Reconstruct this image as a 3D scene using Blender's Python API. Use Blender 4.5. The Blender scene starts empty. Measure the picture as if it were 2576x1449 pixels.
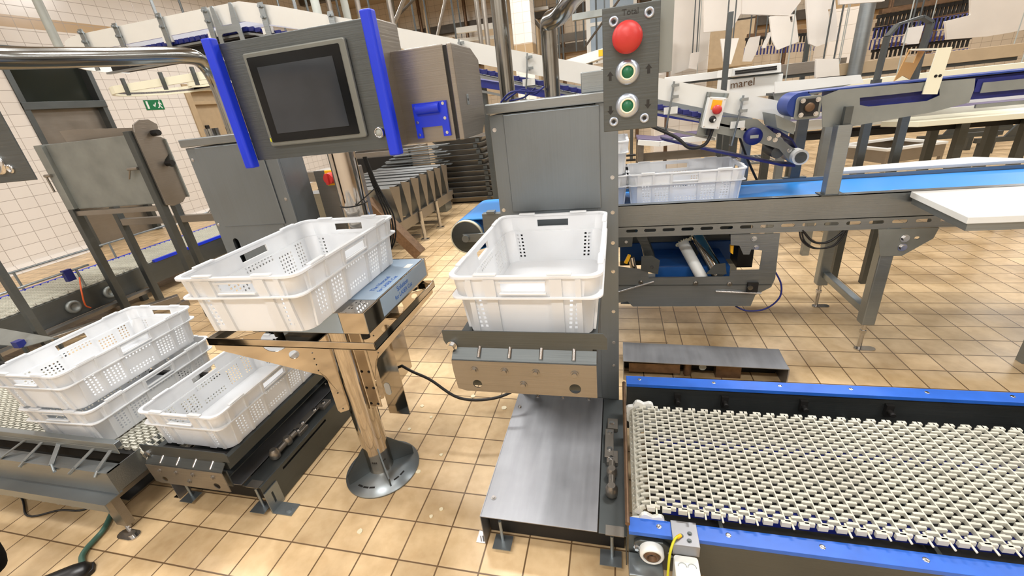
import bpy, bmesh, math, random
from mathutils import Vector, Matrix
PI = math.pi
RND = random.Random(11)
sc = bpy.context.scene
COL = sc.collection
V = Vector

# ------------------------------------------------------------------ camera
FPX, W, H = 1062.5, 2576, 1449
CAMZ = 1.446
def cam_axes(yaw, pit, rol):
    cy, sy, cp, sp = math.cos(yaw), math.sin(yaw), math.cos(pit), math.sin(pit)
    f = V((sy*cp, cy*cp, -sp)); r = V((cy, -sy, 0)); u = r.cross(f)
    c, s = math.cos(rol), math.sin(rol)
    return c*r + s*u, -s*r + c*u, f
CR, CU, CF = cam_axes(-.2674, .4177, -.1156)
cam_data = bpy.data.cameras.new('camera'); cam = bpy.data.objects.new('camera', cam_data); COL.objects.link(cam)
cam_data.sensor_width = 36; cam_data.lens = 36*FPX/W; cam_data.clip_start = .05; cam_data.clip_end = 100
m = Matrix((CR, CU, -CF)).transposed().to_4x4(); m.translation = V((0, 0, CAMZ)); cam.matrix_world = m
sc.camera = cam
def ray(x, y): return CF + CR*((x-W/2)/FPX) + CU*((H/2-y)/FPX)
CO = V((0, 0, CAMZ))
def aY(x, y, Y): d = ray(x, y); return CO + d*(Y/d.y)      # where the sight line through a photo point meets a known plane
def aX(x, y, X): d = ray(x, y); return CO + d*(X/d.x)
def aZ(x, y, Z): d = ray(x, y); return CO + d*((Z-CAMZ)/d.z)

# ------------------------------------------------------------------ world, exposure, lamps
wd = bpy.data.worlds.new('world'); sc.world = wd; wd.use_nodes = True
wd.node_tree.nodes['Background'].inputs[0].default_value = (.9, .93, 1, 1)
wd.node_tree.nodes['Background'].inputs[1].default_value = .1
sc.view_settings.view_transform = 'Standard'; sc.view_settings.look = 'None'
sc.view_settings.gamma = 1; sc.view_settings.use_curve_mapping = False
sc.view_settings.exposure = -0.05
LAMPS = [(-1.9, .4), (1.2, .4), (-5.2, 2.6), (-2.0, 3.0), (1.4, 3.0), (4.8, 3.2), (-5.4, 7.0), (-1.0, 6.1), (2.6, 6.2), (6.2, 6.6),
         (-5.0, 11.0), (-.6, 10.6), (3.8, 10.6), (8.4, 10.6), (-4.6, -1.6), (3.6, -1.6), (-.6, -1.6)]  # row behind the camera is added fill for faces turned toward it
LAMP_Z = 4.05
for i, (x, y) in enumerate(LAMPS):
    ld = bpy.data.lights.new('tube_light', 'AREA'); ld.shape = 'RECTANGLE'; ld.size = 1.5; ld.size_y = .32
    ld.energy = 100 if y < 0 else (46 if y < 1 else ((135 if x == -2.0 else 62 if x < -5 else 85) if y < 5 else 105)); ld.color = (1.0, .985, .965)
    lo = bpy.data.objects.new('tube_light', ld); COL.objects.link(lo); lo.location = (x, y, LAMP_Z)

# ------------------------------------------------------------------ mesh builder
WHOLE = {'grid_belt', 'bristle', 'engraved_arrows', 'engraved_word', 'printed_words', 'printed_marks', 'sign_pictogram', 'maker_name', 'moulded_arc', 'blue_belt', 'crate_body', 'crate_rim', 'crate_ledge', 'wire_shelf', 'protective_film'}
class MB:
    def __init__(s, M=None): s.v = []; s.f = []; s.sm = []; s.M = M
    def add(s, vs, fs, smooth=False):
        n = len(s.v)
        s.v += [tuple(s.M @ V(p)) if s.M else tuple(p) for p in vs]
        for f in fs: s.f.append([n+i for i in f]); s.sm.append(smooth)
        return s
    def box(s, x0, x1, y0, y1, z0, z1):
        return s.add([(x0,y0,z0),(x1,y0,z0),(x1,y1,z0),(x0,y1,z0),(x0,y0,z1),(x1,y0,z1),(x1,y1,z1),(x0,y1,z1)],
              [(3,2,1,0),(4,5,6,7),(0,1,5,4),(1,2,6,5),(2,3,7,6),(3,0,4,7)])
    def bar(s, p, q, w, h, up=(0,0,1)):          # rectangular bar from p to q
        p, q = V(p), V(q); d = (q-p).normalized(); a = d.cross(V(up))
        if a.length < 1e-4: a = d.cross(V((1,0,0)))
        a.normalize(); b = a.cross(d)
        vs = [c + a*(sx*w/2) + b*(sy*h/2) for c in (p, q) for sx, sy in ((-1,-1),(1,-1),(1,1),(-1,1))]
        return s.add(vs, [(0,1,2,3),(7,6,5,4),(0,4,5,1),(1,5,6,2),(2,6,7,3),(3,7,4,0)])
    def cyl(s, p, q, r, r2=None, n=18, cap=True, smooth=True):
        p, q = V(p), V(q); r2 = r if r2 is None else r2; d = (q-p).normalized()
        a = d.orthogonal().normalized(); b = d.cross(a)
        A = [(a*math.cos(2*PI*i/n) + b*math.sin(2*PI*i/n)) for i in range(n)]
        s.add([p+c*r for c in A]+[q+c*r2 for c in A], [(i, (i+1) % n, n+(i+1) % n, n+i) for i in range(n)], smooth)
        if cap: s.add([p+c*r for c in A], [tuple(range(n))[::-1]]); s.add([q+c*r2 for c in A], [tuple(range(n))])
        return s
    def tube(s, pts, r, n=10, closed=False):
        P = [V(p) for p in pts]; m_ = len(P); fr = None; rings = []
        for i in range(m_):
            t = (P[min(i+1, m_-1)] - P[max(i-1, 0)]).normalized()
            if fr is None: fr = t.orthogonal().normalized()
            fr = (fr - t*fr.dot(t)).normalized(); b = t.cross(fr)
            rings += [P[i] + (fr*math.cos(2*PI*k/n) + b*math.sin(2*PI*k/n))*r for k in range(n)]
        fs = [(i*n+k, i*n+(k+1) % n, (i+1)*n+(k+1) % n, (i+1)*n+k) for i in range(m_-1) for k in range(n)]
        s.add(rings, fs, True)
        s.add(rings[:n], [tuple(range(n))[::-1]]); s.add(rings[-n:], [tuple(range(n))])
        return s
    def lathe(s, prof, c=(0,0,0), ax='z', n=28):   # prof: (radius, height)
        vs = []
        for r, h in prof:
            for i in range(n):
                a = 2*PI*i/n; p = (r*math.cos(a), r*math.sin(a), h)
                p = p if ax == 'z' else ((p[0], -p[2], p[1]) if ax == '-y' else (p[2], p[0], p[1]))
                vs.append((c[0]+p[0], c[1]+p[1], c[2]+p[2]))
        fs = [(j*n+i, j*n+(i+1) % n, (j+1)*n+(i+1) % n, (j+1)*n+i) for j in range(len(prof)-1) for i in range(n)]
        s.add(vs, fs, True)
        if prof[0][0] > 1e-5: s.add(vs[:n], [tuple(range(n))[::-1]])
        if prof[-1][0] > 1e-5: s.add(vs[-n:], [tuple(range(n))])
        return s
    def prism(s, poly, ax, a, b):                 # 2-D outline pushed along an axis from a to b
        f = {'y': lambda p, t: (p[0], t, p[1]), 'x': lambda p, t: (t, p[0], p[1]), 'z': lambda p, t: (p[0], p[1], t)}[ax]
        n = len(poly)
        return s.add([f(p, a) for p in poly]+[f(p, b) for p in poly],
              [tuple(range(n)), tuple(range(2*n-1, n-1, -1))]+[(i, n+i, n+(i+1) % n, (i+1) % n) for i in range(n)])
    def plate(s, outer, holes, ax, a, b):         # plate with true holes
        cu = bpy.data.curves.new('tmp', 'CURVE'); cu.dimensions = '2D'; cu.fill_mode = 'BOTH'; cu.extrude = abs(b-a)/2
        for L in [outer]+holes:
            sp = cu.splines.new('POLY'); sp.points.add(len(L)-1); sp.use_cyclic_u = True
            for p, q in zip(sp.points, L): p.co = (q[0], q[1], 0, 1)
        o = bpy.data.objects.new('tmp', cu); COL.objects.link(o)
        dg = bpy.context.evaluated_depsgraph_get(); me = o.evaluated_get(dg).to_mesh()
        c = (a+b)/2
        f = {'y': lambda p: (p[0], c-p[2], p[1]), 'x': lambda p: (c+p[2], p[0], p[1]), 'z': lambda p: (p[0], p[1], c+p[2])}[ax]
        s.add([f(v.co) for v in me.vertices], [tuple(p.vertices) for p in me.polygons])
        o.evaluated_get(dg).to_mesh_clear(); bpy.data.objects.remove(o); bpy.data.curves.remove(cu)
        return s
    def ball(s, c, r, sx=1, sy=1, sz=1, n=16, m_=10):
        vs = []; 
        for j in range(m_+1):
            t = PI*j/m_
            for i in range(n):
                a = 2*PI*i/n; vs.append((c[0]+r*sx*math.sin(t)*math.cos(a), c[1]+r*sy*math.sin(t)*math.sin(a), c[2]+r*sz*math.cos(t)))
        return s.add(vs, [(j*n+i, (j+1)*n+i, (j+1)*n+(i+1) % n, j*n+(i+1) % n) for j in range(m_) for i in range(n)], True)
    def clusters(s, tol=.0012):
        n = len(s.v); up = list(range(n))
        def find(i):
            while up[i] != i: up[i] = up[up[i]]; i = up[i]
            return i
        for f in s.f:
            a = find(f[0])
            for i in f[1:]: up[find(i)] = a
        comp = {}
        for i in range(n): comp.setdefault(find(i), []).append(i)
        boxes = []
        for ids in comp.values():
            P = [s.v[i] for i in ids]
            boxes.append([[min(p[k] for p in P)-tol for k in range(3)], [max(p[k] for p in P)+tol for k in range(3)], set(ids)])
        done = False
        while not done:
            done = True; out = []
            for b in boxes:
                for o in out:
                    if all(b[0][k] <= o[1][k] and o[0][k] <= b[1][k] for k in range(3)):
                        o[0] = [min(x, y) for x, y in zip(o[0], b[0])]; o[1] = [max(x, y) for x, y in zip(o[1], b[1])]; o[2] |= b[2]; done = False; break
                else: out.append(b)
            boxes = out
        return [b[2] for b in boxes]
    def build(s, name, mat, parent=None, bevel=0, smooth=None):
        if parent is not None and name not in WHOLE and len(s.v) < 20000:
            cl = s.clusters()
            if 1 < len(cl) <= 100:             # separate pieces become parts of their own
                cl.sort(key=len, reverse=True); first = None
                for ids in cl:
                    m2 = MB(); ix = {}
                    for i in sorted(ids): ix[i] = len(m2.v); m2.v.append(s.v[i])
                    for f, sm in zip(s.f, s.sm):
                        if f[0] in ids: m2.f.append([ix[i] for i in f]); m2.sm.append(sm)
                    o = m2._build(name, mat, parent, bevel, smooth); first = first or o
                return first
        return s._build(name, mat, parent, bevel, smooth)
    def _build(s, name, mat, parent=None, bevel=0, smooth=None):
        me = bpy.data.meshes.new(name); me.from_pydata(s.v, [], s.f); me.materials.append(mat)
        sm = s.sm if smooth is None else [smooth]*len(s.f)
        me.polygons.foreach_set('use_smooth', sm); me.update()
        o = bpy.data.objects.new(name, me); COL.objects.link(o)
        if bevel:
            b = o.modifiers.new('bevel', 'BEVEL'); b.width = bevel; b.segments = 2; b.limit_method = 'ANGLE'; b.angle_limit = .7
        if parent:
            o.parent = parent
            q = parent; L = V((0,0,0))
            while q: L += q.location; q = q.parent
            if parent.type == 'EMPTY': o.matrix_parent_inverse = Matrix.Translation(-parent.location)
        return o
def rect(x0, x1, y0, y1): return [(x0,y0),(x1,y0),(x1,y1),(x0,y1)]
def slot(cx, cy, w, h, n=6):                      # stadium outline
    r = min(w, h)/2; out = []
    if w >= h: cs = [(cx+w/2-r, cy, -PI/2), (cx-w/2+r, cy, PI/2)]
    else: cs = [(cx, cy+h/2-r, 0), (cx, cy-h/2+r, PI)]
    for x, y, a in cs: out += [(x+r*math.cos(a+PI*i/n), y+r*math.sin(a+PI*i/n)) for i in range(n+1)]
    return out
def disc(cx, cy, r, n=20): return [(cx+r*math.cos(2*PI*i/n), cy+r*math.sin(2*PI*i/n)) for i in range(n)]
def rrect(x0, x1, y0, y1, r, n=5):
    out = []
    for cx, cy, a in ((x1-r, y0+r, -PI/2), (x1-r, y1-r, 0), (x0+r, y1-r, PI/2), (x0+r, y0+r, PI)):
        out += [(cx+r*math.cos(a+PI/2*i/n), cy+r*math.sin(a+PI/2*i/n)) for i in range(n+1)]
    return out
def smooth_path(pts, k=6):
    P = [V(p) for p in pts]; out = []
    for i in range(len(P)-1):
        p0, p1, p2, p3 = P[max(i-1, 0)], P[i], P[i+1], P[min(i+2, len(P)-1)]
        for j in range(k):
            t = j/k
            out.append(.5*((2*p1)+(p2-p0)*t+(2*p0-5*p1+4*p2-p3)*t*t+(3*p1-p0-3*p2+p3)*t**3))
    return out+[P[-1]]
def thing(name, label, cat, loc=(0,0,0), group=None):
    o = bpy.data.objects.new(name, None); COL.objects.link(o); o.location = loc; o.empty_display_size = .05
    return tag(o, label, cat, group)
def tag(o, label, cat, group=None):
    o['label'] = label; o['category'] = cat
    if group: o['group'] = group
    return o
def struct(o): o['kind'] = 'structure'; return o
def lab(o, t): o['label'] = t; return o
def dup(root, loc, rz=0, label=None, group=None):
    c = root.copy(); COL.objects.link(c); c.location = loc; c.rotation_euler = (0, 0, rz)
    if label: c['label'] = label
    if group: c['group'] = group
    for ch in list(root.children):
        d = ch.copy(); COL.objects.link(d); d.parent = c
        for g in list(ch.children):
            e = g.copy(); COL.objects.link(e); e.parent = d
    return c
def text(name, body, size, mat, parent, M, ext=.0004):
    cu = bpy.data.curves.new('tmp', 'FONT'); cu.body = body; cu.size = size; cu.extrude = ext; cu.align_x = 'CENTER'; cu.align_y = 'CENTER'
    t = bpy.data.objects.new('tmp', cu); COL.objects.link(t)
    dg = bpy.context.evaluated_depsgraph_get(); me = t.evaluated_get(dg).to_mesh()
    b = MB(M); b.add([tuple(v.co) for v in me.vertices], [tuple(p.vertices) for p in me.polygons])
    t.evaluated_get(dg).to_mesh_clear(); bpy.data.objects.remove(t); bpy.data.curves.remove(cu)
    return b.build(name, mat, parent)
def frontM(x, y, z, rot=0): return Matrix.Translation((x, y, z)) @ Matrix.Rotation(PI/2, 4, 'X') @ Matrix.Rotation(rot, 4, 'Z')

# ------------------------------------------------------------------ materials
def newmat(name):
    m_ = bpy.data.materials.new(name); m_.use_nodes = True; nt = m_.node_tree
    return m_, nt, nt.nodes['Principled BSDF']
def noise(nt, scale, detail=4, stretch=None, coord='Object'):
    tc = nt.nodes.new('ShaderNodeTexCoord'); mp = nt.nodes.new('ShaderNodeMapping'); nz = nt.nodes.new('ShaderNodeTexNoise')
    nt.links.new(tc.outputs[coord], mp.inputs[0]); nt.links.new(mp.outputs[0], nz.inputs[0])
    if stretch: mp.inputs['Scale'].default_value = stretch
    nz.inputs['Scale'].default_value = scale; nz.inputs['Detail'].default_value = detail
    return nz.outputs['Fac']
def ramp(nt, fac, stops):
    r = nt.nodes.new('ShaderNodeValToRGB'); nt.links.new(fac, r.inputs[0]); e = r.color_ramp.elements
    while len(e) < len(stops): e.new(.5)
    for el, (p, c) in zip(e, stops): el.position = p; el.color = (*c, 1)
    return r.outputs[0]
def lin(c):
    return tuple((x/12.92 if x <= .04045 else ((x+.055)/1.055)**2.4) for x in c)
def paint(name, c, rough=.5, var=.12, scale=9, metal=0, spec=.5, bump=0):
    m_, nt, b = newmat(name); c = lin(c)
    f = noise(nt, scale); col = ramp(nt, f, [(.3, tuple(x*(1-var) for x in c)), (.7, tuple(min(1, x*(1+var*.6)) for x in c))])
    nt.links.new(col, b.inputs['Base Color']); b.inputs['Roughness'].default_value = rough; b.inputs['Metallic'].default_value = metal
    b.inputs['Specular IOR Level'].default_value = spec
    if bump:
        bp = nt.nodes.new('ShaderNodeBump'); bp.inputs['Strength'].default_value = bump; nt.links.new(noise(nt, 60), bp.inputs['Height'])
        nt.links.new(bp.outputs[0], b.inputs['Normal'])
    return m_
def steel(name, c, rough, stretch=(4, 4, 260), brush=.25, var=.12, met=.82):
    m_, nt, b = newmat(name); c = lin(c)
    f = noise(nt, 1, 3, stretch); g = noise(nt, 5, 5)
    mx = nt.nodes.new('ShaderNodeMath'); mx.operation = 'MULTIPLY_ADD'; nt.links.new(g, mx.inputs[0]); mx.inputs[1].default_value = .6
    ad = nt.nodes.new('ShaderNodeMath'); ad.operation = 'MULTIPLY'; nt.links.new(f, ad.inputs[0]); ad.inputs[1].default_value = .4
    nt.links.new(ad.outputs[0], mx.inputs[2])
    col = ramp(nt, mx.outputs[0], [(.3, tuple(x*(1-var) for x in c)), (.7, tuple(min(1, x*(1+var)) for x in c))])
    nt.links.new(col, b.inputs['Base Color']); b.inputs['Metallic'].default_value = met
    mr = nt.nodes.new('ShaderNodeMapRange'); nt.links.new(mx.outputs[0], mr.inputs[0])
    mr.inputs[1].default_value = .1; mr.inputs[2].default_value = .75; mr.inputs[3].default_value = rough*.75; mr.inputs[4].default_value = rough*1.3
    nt.links.new(mr.outputs[0], b.inputs['Roughness'])
    if brush:
        bp = nt.nodes.new('ShaderNodeBump'); bp.inputs['Strength'].default_value = brush; bp.inputs['Distance'].default_value = .002
        nt.links.new(f, bp.inputs['Height']); nt.links.new(bp.outputs[0], b.inputs['Normal'])
    return m_
def plastic(name, c, rough=.35, trans=.25, var=.04):
    m_, nt, b = newmat(name); c = lin(c)
    f = noise(nt, 6); col = ramp(nt, f, [(.3, tuple(x*(1-var) for x in c)), (.7, c)])
    nt.links.new(col, b.inputs['Base Color']); b.inputs['Roughness'].default_value = rough
    if trans:
        t = nt.nodes.new('ShaderNodeBsdfTranslucent'); nt.links.new(col, t.inputs[0])
        mx = nt.nodes.new('ShaderNodeMixShader'); mx.inputs[0].default_value = trans
        nt.links.new(b.outputs[0], mx.inputs[1]); nt.links.new(t.outputs[0], mx.inputs[2])
        nt.links.new(mx.outputs[0], nt.nodes['Material Output'].inputs[0])
    return m_
def emit(name, c, s):
    m_, nt, b = newmat(name); b.inputs['Base Color'].default_value = (*c, 1); b.inputs['Emission Color'].default_value = (*c, 1); b.inputs['Emission Strength'].default_value = s
    return m_
def tiles(name, ax, size, c, grout, gw, off=(0,0), rough=.3, dirt=0.0, band=None, seam=None):
    m_, nt, b = newmat(name); N = nt.nodes; L = nt.links
    g = N.new('ShaderNodeNewGeometry'); sp = N.new('ShaderNodeSeparateXYZ'); L.new(g.outputs['Position'], sp.inputs[0])
    def mth(op, a, bb=None, c_=None):
        n = N.new('ShaderNodeMath'); n.operation = op
        for i, x in enumerate((a, bb, c_)):
            if x is None: continue
            if isinstance(x, (int, float)): n.inputs[i].default_value = x
            else: L.new(x, n.inputs[i])
        return n.outputs[0]
    a0, a1 = {'z': ('X', 'Y'), 'x': ('Y', 'Z'), 'y': ('X', 'Z')}[ax]
    uv = []
    right = mth('GREATER_THAN', sp.outputs['X'], seam[0]) if seam else None
    for k, a in enumerate((a0, a1)):
        u = mth('MULTIPLY', mth('SUBTRACT', sp.outputs[a], off[k]), 1/size[k])
        if seam: u = mth('SUBTRACT', u, mth('MULTIPLY', right, seam[1+k]))
        uv.append(u)
    edge = None; ids = []
    for u, s in zip(uv, size):
        fr = mth('FRACT', u); d = mth('MULTIPLY', mth('MINIMUM', fr, mth('SUBTRACT', 1.0, fr)), s)
        edge = d if edge is None else mth('MINIMUM', edge, d); ids.append(mth('FLOOR', u))
    cx = N.new('ShaderNodeCombineXYZ'); L.new(ids[0], cx.inputs[0]); L.new(ids[1], cx.inputs[1])
    wn = N.new('ShaderNodeTexWhiteNoise'); wn.noise_dimensions = '3D'; L.new(cx.outputs[0], wn.inputs[0])
    gm = N.new('ShaderNodeMapRange'); L.new(edge, gm.inputs[0]); gm.inputs[1].default_value = gw*.35; gm.inputs[2].default_value = gw*.75
    c = lin(c); grout = lin(grout)
    base = ramp(nt, wn.outputs['Value'], [(0, tuple(x*(.86 if dirt else .97) for x in c)), (1, tuple(min(1, x*(1.1 if dirt else 1.02)) for x in c))])
    nz = noise(nt, 3.2 if dirt else .6, 6)
    if dirt:
        mul = N.new('ShaderNodeMix'); mul.data_type = 'RGBA'; mul.blend_type = 'MULTIPLY'; mul.inputs[0].default_value = dirt
        L.new(base, mul.inputs[6]); L.new(ramp(nt, nz, [(.30, (.55, .50, .42)), (.55, (1, 1, 1))]), mul.inputs[7]); base = mul.outputs[2]
        m2 = N.new('ShaderNodeMix'); m2.data_type = 'RGBA'; m2.blend_type = 'MULTIPLY'; m2.inputs[0].default_value = .5
        L.new(base, m2.inputs[6]); L.new(ramp(nt, noise(nt, 22, 5), [(.35, (.80, .74, .66)), (.6, (1, 1, 1))]), m2.inputs[7]); base = m2.outputs[2]
    if band:
        for lo, hi, bc in band:
            k = mth('MULTIPLY', mth('GREATER_THAN', sp.outputs['Z'], lo), mth('LESS_THAN', sp.outputs['Z'], hi))
            mb = N.new('ShaderNodeMix'); mb.data_type = 'RGBA'; L.new(k, mb.inputs[0]); L.new(base, mb.inputs[6]); mb.inputs[7].default_value = (*lin(bc), 1); base = mb.outputs[2]
    mx = N.new('ShaderNodeMix'); mx.data_type = 'RGBA'; L.new(gm.outputs[0], mx.inputs[0]); mx.inputs[6].default_value = (*grout, 1); L.new(base, mx.inputs[7])
    L.new(mx.outputs[2], b.inputs['Base Color'])
    ro = N.new('ShaderNodeMapRange'); L.new(nz, ro.inputs[0]); ro.inputs[3].default_value = rough*.7; ro.inputs[4].default_value = rough*1.4
    L.new(ro.outputs[0], b.inputs['Roughness'])
    bp = N.new('ShaderNodeBump'); bp.inputs['Strength'].default_value = .5; bp.inputs['Distance'].default_value = .002
    L.new(gm.outputs[0], bp.inputs['Height']); L.new(bp.outputs[0], b.inputs['Normal'])
    return m_

M = {}
M['floor'] = tiles('floor_tile', 'z', (.15, .15), (.84, .735, .575), (.40, .31, .21), .0048, (-.6105, 1.1325), .34, .75, seam=(.3, -.397, -.314))
M['walltile'] = tiles('wall_tile', 'x', (.20, .15), (.87, .85, .825), (.66, .63, .60), .006, (3.512, .02), .22, 0, band=[(3.05, 3.2, (.72, .62, .48))])
M['backwall'] = tiles('back_wall_tile', 'y', (.20, .15), (.82, .76, .67), (.62, .56, .48), .006, (0, 0), .3, 0, band=[(2.3, 2.7, (.66, .54, .38))])
M['coltile'] = tiles('column_tile', 'y', (.15, .15), (.90, .875, .84), (.79, .755, .71), .005, (.02, .02), .22, 0, band=[(2.0, 2.28, (.66, .56, .42))])
M['ceil'] = paint('ceiling_panel', (.71, .63, .51), .7, .1, .8)
M['steel'] = steel('brushed_steel', (.57, .60, .615), .33)
M['steel_h'] = steel('brushed_steel_long_grain', (.54, .56, .567), .32, (4, 260, 260))
M['steel_top'] = steel('worn_steel_plate', (.58, .585, .60), .40, (30, 3, 3), .05, .22)
M['steel_dark'] = steel('dull_dark_steel', (.36, .378, .38), .42)
M['steel_warm'] = steel('warm_steel', (.56, .54, .51), .32)
M['mirror'] = steel('polished_steel', (.74, .71, .67), .07, (3, 3, 40), .04, .05, 1)
M['chrome'] = steel('bright_bolt_steel', (.78, .78, .78), .18, (20, 20, 20), 0, .1, 1)
M['galv'] = paint('grey_plate', (.54, .56, .55), .45, .16, 7, .5)
M['frame'] = paint('grey_bezel_frame', (.44, .45, .43), .45, .08, 9, .4)
M['blue3'] = paint('dull_blue_bed', (.09, .30, .55), .45, .15, 6)
M['cab'] = steel('grey_cabinet_steel', (.49, .52, .54), .42, (200, 200, 3), .1, .08)
M['crate'] = plastic('white_crate_plastic', (.95, .96, .97), .38, .30)
M['belt'] = plastic('cream_belt_plastic', (.79, .785, .735), .45, 0, .14)
M['white'] = plastic('white_sheet_plastic', (.92, .93, .92), .35, .12, .04)
M['ivory'] = plastic('ivory_plastic', (.90, .89, .80), .4, .05, .05)
M['hang'] = plastic('hanging_sheet_plastic', (.90, .88, .85), .4, .25, .05)
M['blue'] = paint('blue_rail_plastic', (.15, .38, .77), .38, .14, 14)
M['blueh'] = paint('deep_blue_plastic', (.07, .19, .78), .35, .06)
M['blue2'] = paint('royal_blue_belt', (.06, .20, .50), .45, .12, 20)
M['navy'] = paint('navy_belt', (.06, .11, .42), .5, .2, 30)
M['purple'] = paint('violet_grey_belt', (.34, .30, .42), .5, .12, 6)
M['bluebelt'] = paint('bright_blue_belt', (.16, .53, .85), .42, .10, 2)
M['black'] = paint('black_rubber', (.05, .05, .055), .55, .2)
M['blackg'] = paint('black_bezel', (.04, .05, .06), .22, .1, 9, 0, .25)
M['screen'] = paint('dark_screen_glass', (.19, .205, .225), .14, .25, 5, 0, .35)
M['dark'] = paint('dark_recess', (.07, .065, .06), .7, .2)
M['red'] = paint('red_button', (.74, .20, .19), .42, .06)
M['green'] = paint('green_button', (.06, .40, .27), .4, .08)
M['signgreen'] = paint('sign_green', (.02, .42, .25), .4, .03)
M['yellow'] = paint('yellow_plate', (.93, .70, .10), .4, .05)
M['wire'] = paint('yellow_green_wire', (.75, .74, .12), .4, .1)
M['hose'] = paint('green_hose', (.25, .38, .33), .45, .15)
M['orange'] = paint('orange_cord', (.80, .35, .16), .5, .05)
M['film'] = paint('pale_blue_film', (.60, .68, .76), .28, .05, 5)
M['filmink'] = paint('blue_print', (.12, .36, .68), .4, .02)
M['engrave'] = paint('dark_engraving', (.10, .10, .10), .5, .02)
M['tan'] = paint('tan_door_frame', (.68, .60, .48), .5, .08)
M['cloth'] = paint('black_trousers', (.05, .045, .05), .9, .3, 40, 0, .2, .3)
M['leather'] = paint('black_shoe_leather', (.07, .065, .065), .35, .15)
M['amber'] = plastic('amber_plastic', (.84, .68, .44), .4, .3, .05)
M['pipe'] = steel('shiny_pipe', (.56, .565, .555), .17, (6, 6, 6), .02, .1, 1)
M['ring'] = paint('satin_ring', (.72, .76, .82), .32, .04, 9, .8)
M['skin'] = paint('skin', (.72, .52, .42), .5, .05)
M['lamp'] = emit('lamp_diffuser', (1, .95, .86), 3.0)
M['lampbody'] = paint('lamp_housing', (.85, .85, .84), .5, .03)
M['brown'] = paint('rusty_pipe', (.45, .36, .28), .45, .25, 30, .7)
M['beam'] = paint('dark_ceiling_beam', (.30, .27, .23), .6, .2)
M['grey'] = paint('grey_pipe', (.62, .64, .62), .45, .08)
M['scrap'] = paint('pale_scrap', (.88, .84, .72), .7, .1)
m_, nt_, b_ = newmat('door_glass'); b_.inputs['Base Color'].default_value = (.02, .025, .02, 1); b_.inputs['Roughness'].default_value = .08; M['glass'] = m_

def bolts(mb, pts, r=.006, h=.006, ax='-y', n=6):
    for p in pts:
        p = V(p); d = {'-y': V((0,-1,0)), 'z': V((0,0,1)), 'x': V((1,0,0))}[ax]
        mb.cyl(p, p+d*h*.3, r*1.5, n=14, smooth=False); mb.cyl(p+d*h*.3, p+d*h, r, n=n, smooth=False)
    return mb

# ------------------------------------------------------------------ room shell
XL, XR, YB, YF, ZC = -7.95, 12.0, 14.0, -3.0, 4.5
struct(MB().box(XL-.2, XR+.2, YF-.2, YB+.2, -.2, 0).build('floor', M['floor']))
struct(MB().box(XL-.2, XR+.2, YF-.2, YB+.2, ZC, ZC+.2).build('ceiling', M['ceil']))
b = MB(); D0, D1, DH = 4.71, 5.79, 2.82
b.box(XL-.2, XL, YF, D0, 0, ZC).box(XL-.2, XL, D1, 7.25, 0, ZC).box(XL-.2, XL, D0, D1, DH, ZC).box(XL-.2, XL, 7.25, 8.6, 2.36, ZC).box(XL-.2, XL, 8.6, YB, 0, ZC)
struct(b.build('wall_left', M['walltile']))
struct(MB().box(XL, XR, YB, YB+.2, 0, ZC).build('wall_back', M['backwall']))
struct(MB().box(XR, XR+.2, YF, YB, 0, ZC).build('wall_right', M['walltile']))
struct(MB().box(XL, XR, YF-.2, YF, 0, ZC).build('wall_front', M['coltile']))
for y0, y1 in ((YF, D0-.06), (D1+.06, 7.2), (8.65, YB)):
    struct(MB().prism([(XL, 0), (XL+.10, 0), (XL+.05, .03), (XL+.015, .10), (XL, .10)], 'y', y0, y1).build('baseboard_left', M['walltile']))
# door_1: dull steel door under a dark glass transom
dr = thing('door_1', 'dull steel door with dark transom glass in white tiled wall', 'door', (XL, D0, 0)); struct(dr)
b = MB().box(XL-.2, XL+.02, D0, D0+.07, 0, DH).box(XL-.2, XL+.02, D1-.07, D1, 0, DH).box(XL-.2, XL+.02, D0, D1, DH-.07, DH).box(XL-.2, XL+.03, D0, D1, 2.02, 2.12)
b.build('door_frame', M['steel_dark'], dr, .004)
MB().box(XL-.14, XL-.10, D0+.07, D1-.07, .02, 2.02).build('door_panel', M['steel_warm'], dr)
MB().box(XL-.14, XL-.12, D0+.07, D1-.07, 2.12, DH-.07).build('transom_glass', M['glass'], dr)
MB().box(XL-.16, XL-.14, D0+.07, D1-.07, -.0, .02).build('door_sill', M['dark'], dr)
dr = thing('door_2', 'tan framed door with black handle beyond the exit sign', 'door', (XL, 7.25, 0)); struct(dr)
MB().box(XL-.2, XL+.03, 7.25, 7.37, 0, 2.36).box(XL-.2, XL+.03, 8.48, 8.6, 0, 2.36).box(XL-.2, XL+.03, 7.37, 8.48, 2.24, 2.36).box(XL-.16, XL-.02, 7.37, 8.48, 2.0, 2.06).build('door_frame', M['tan'], dr, .004)
MB().box(XL-.15, XL-.10, 7.37, 8.48, .02, 2.24).build('door_panel', M['tan'], dr)
MB().box(XL-.10, XL-.06, 7.52, 7.60, 1.2, 1.62).build('door_handle', M['black'], dr, .008)
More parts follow.
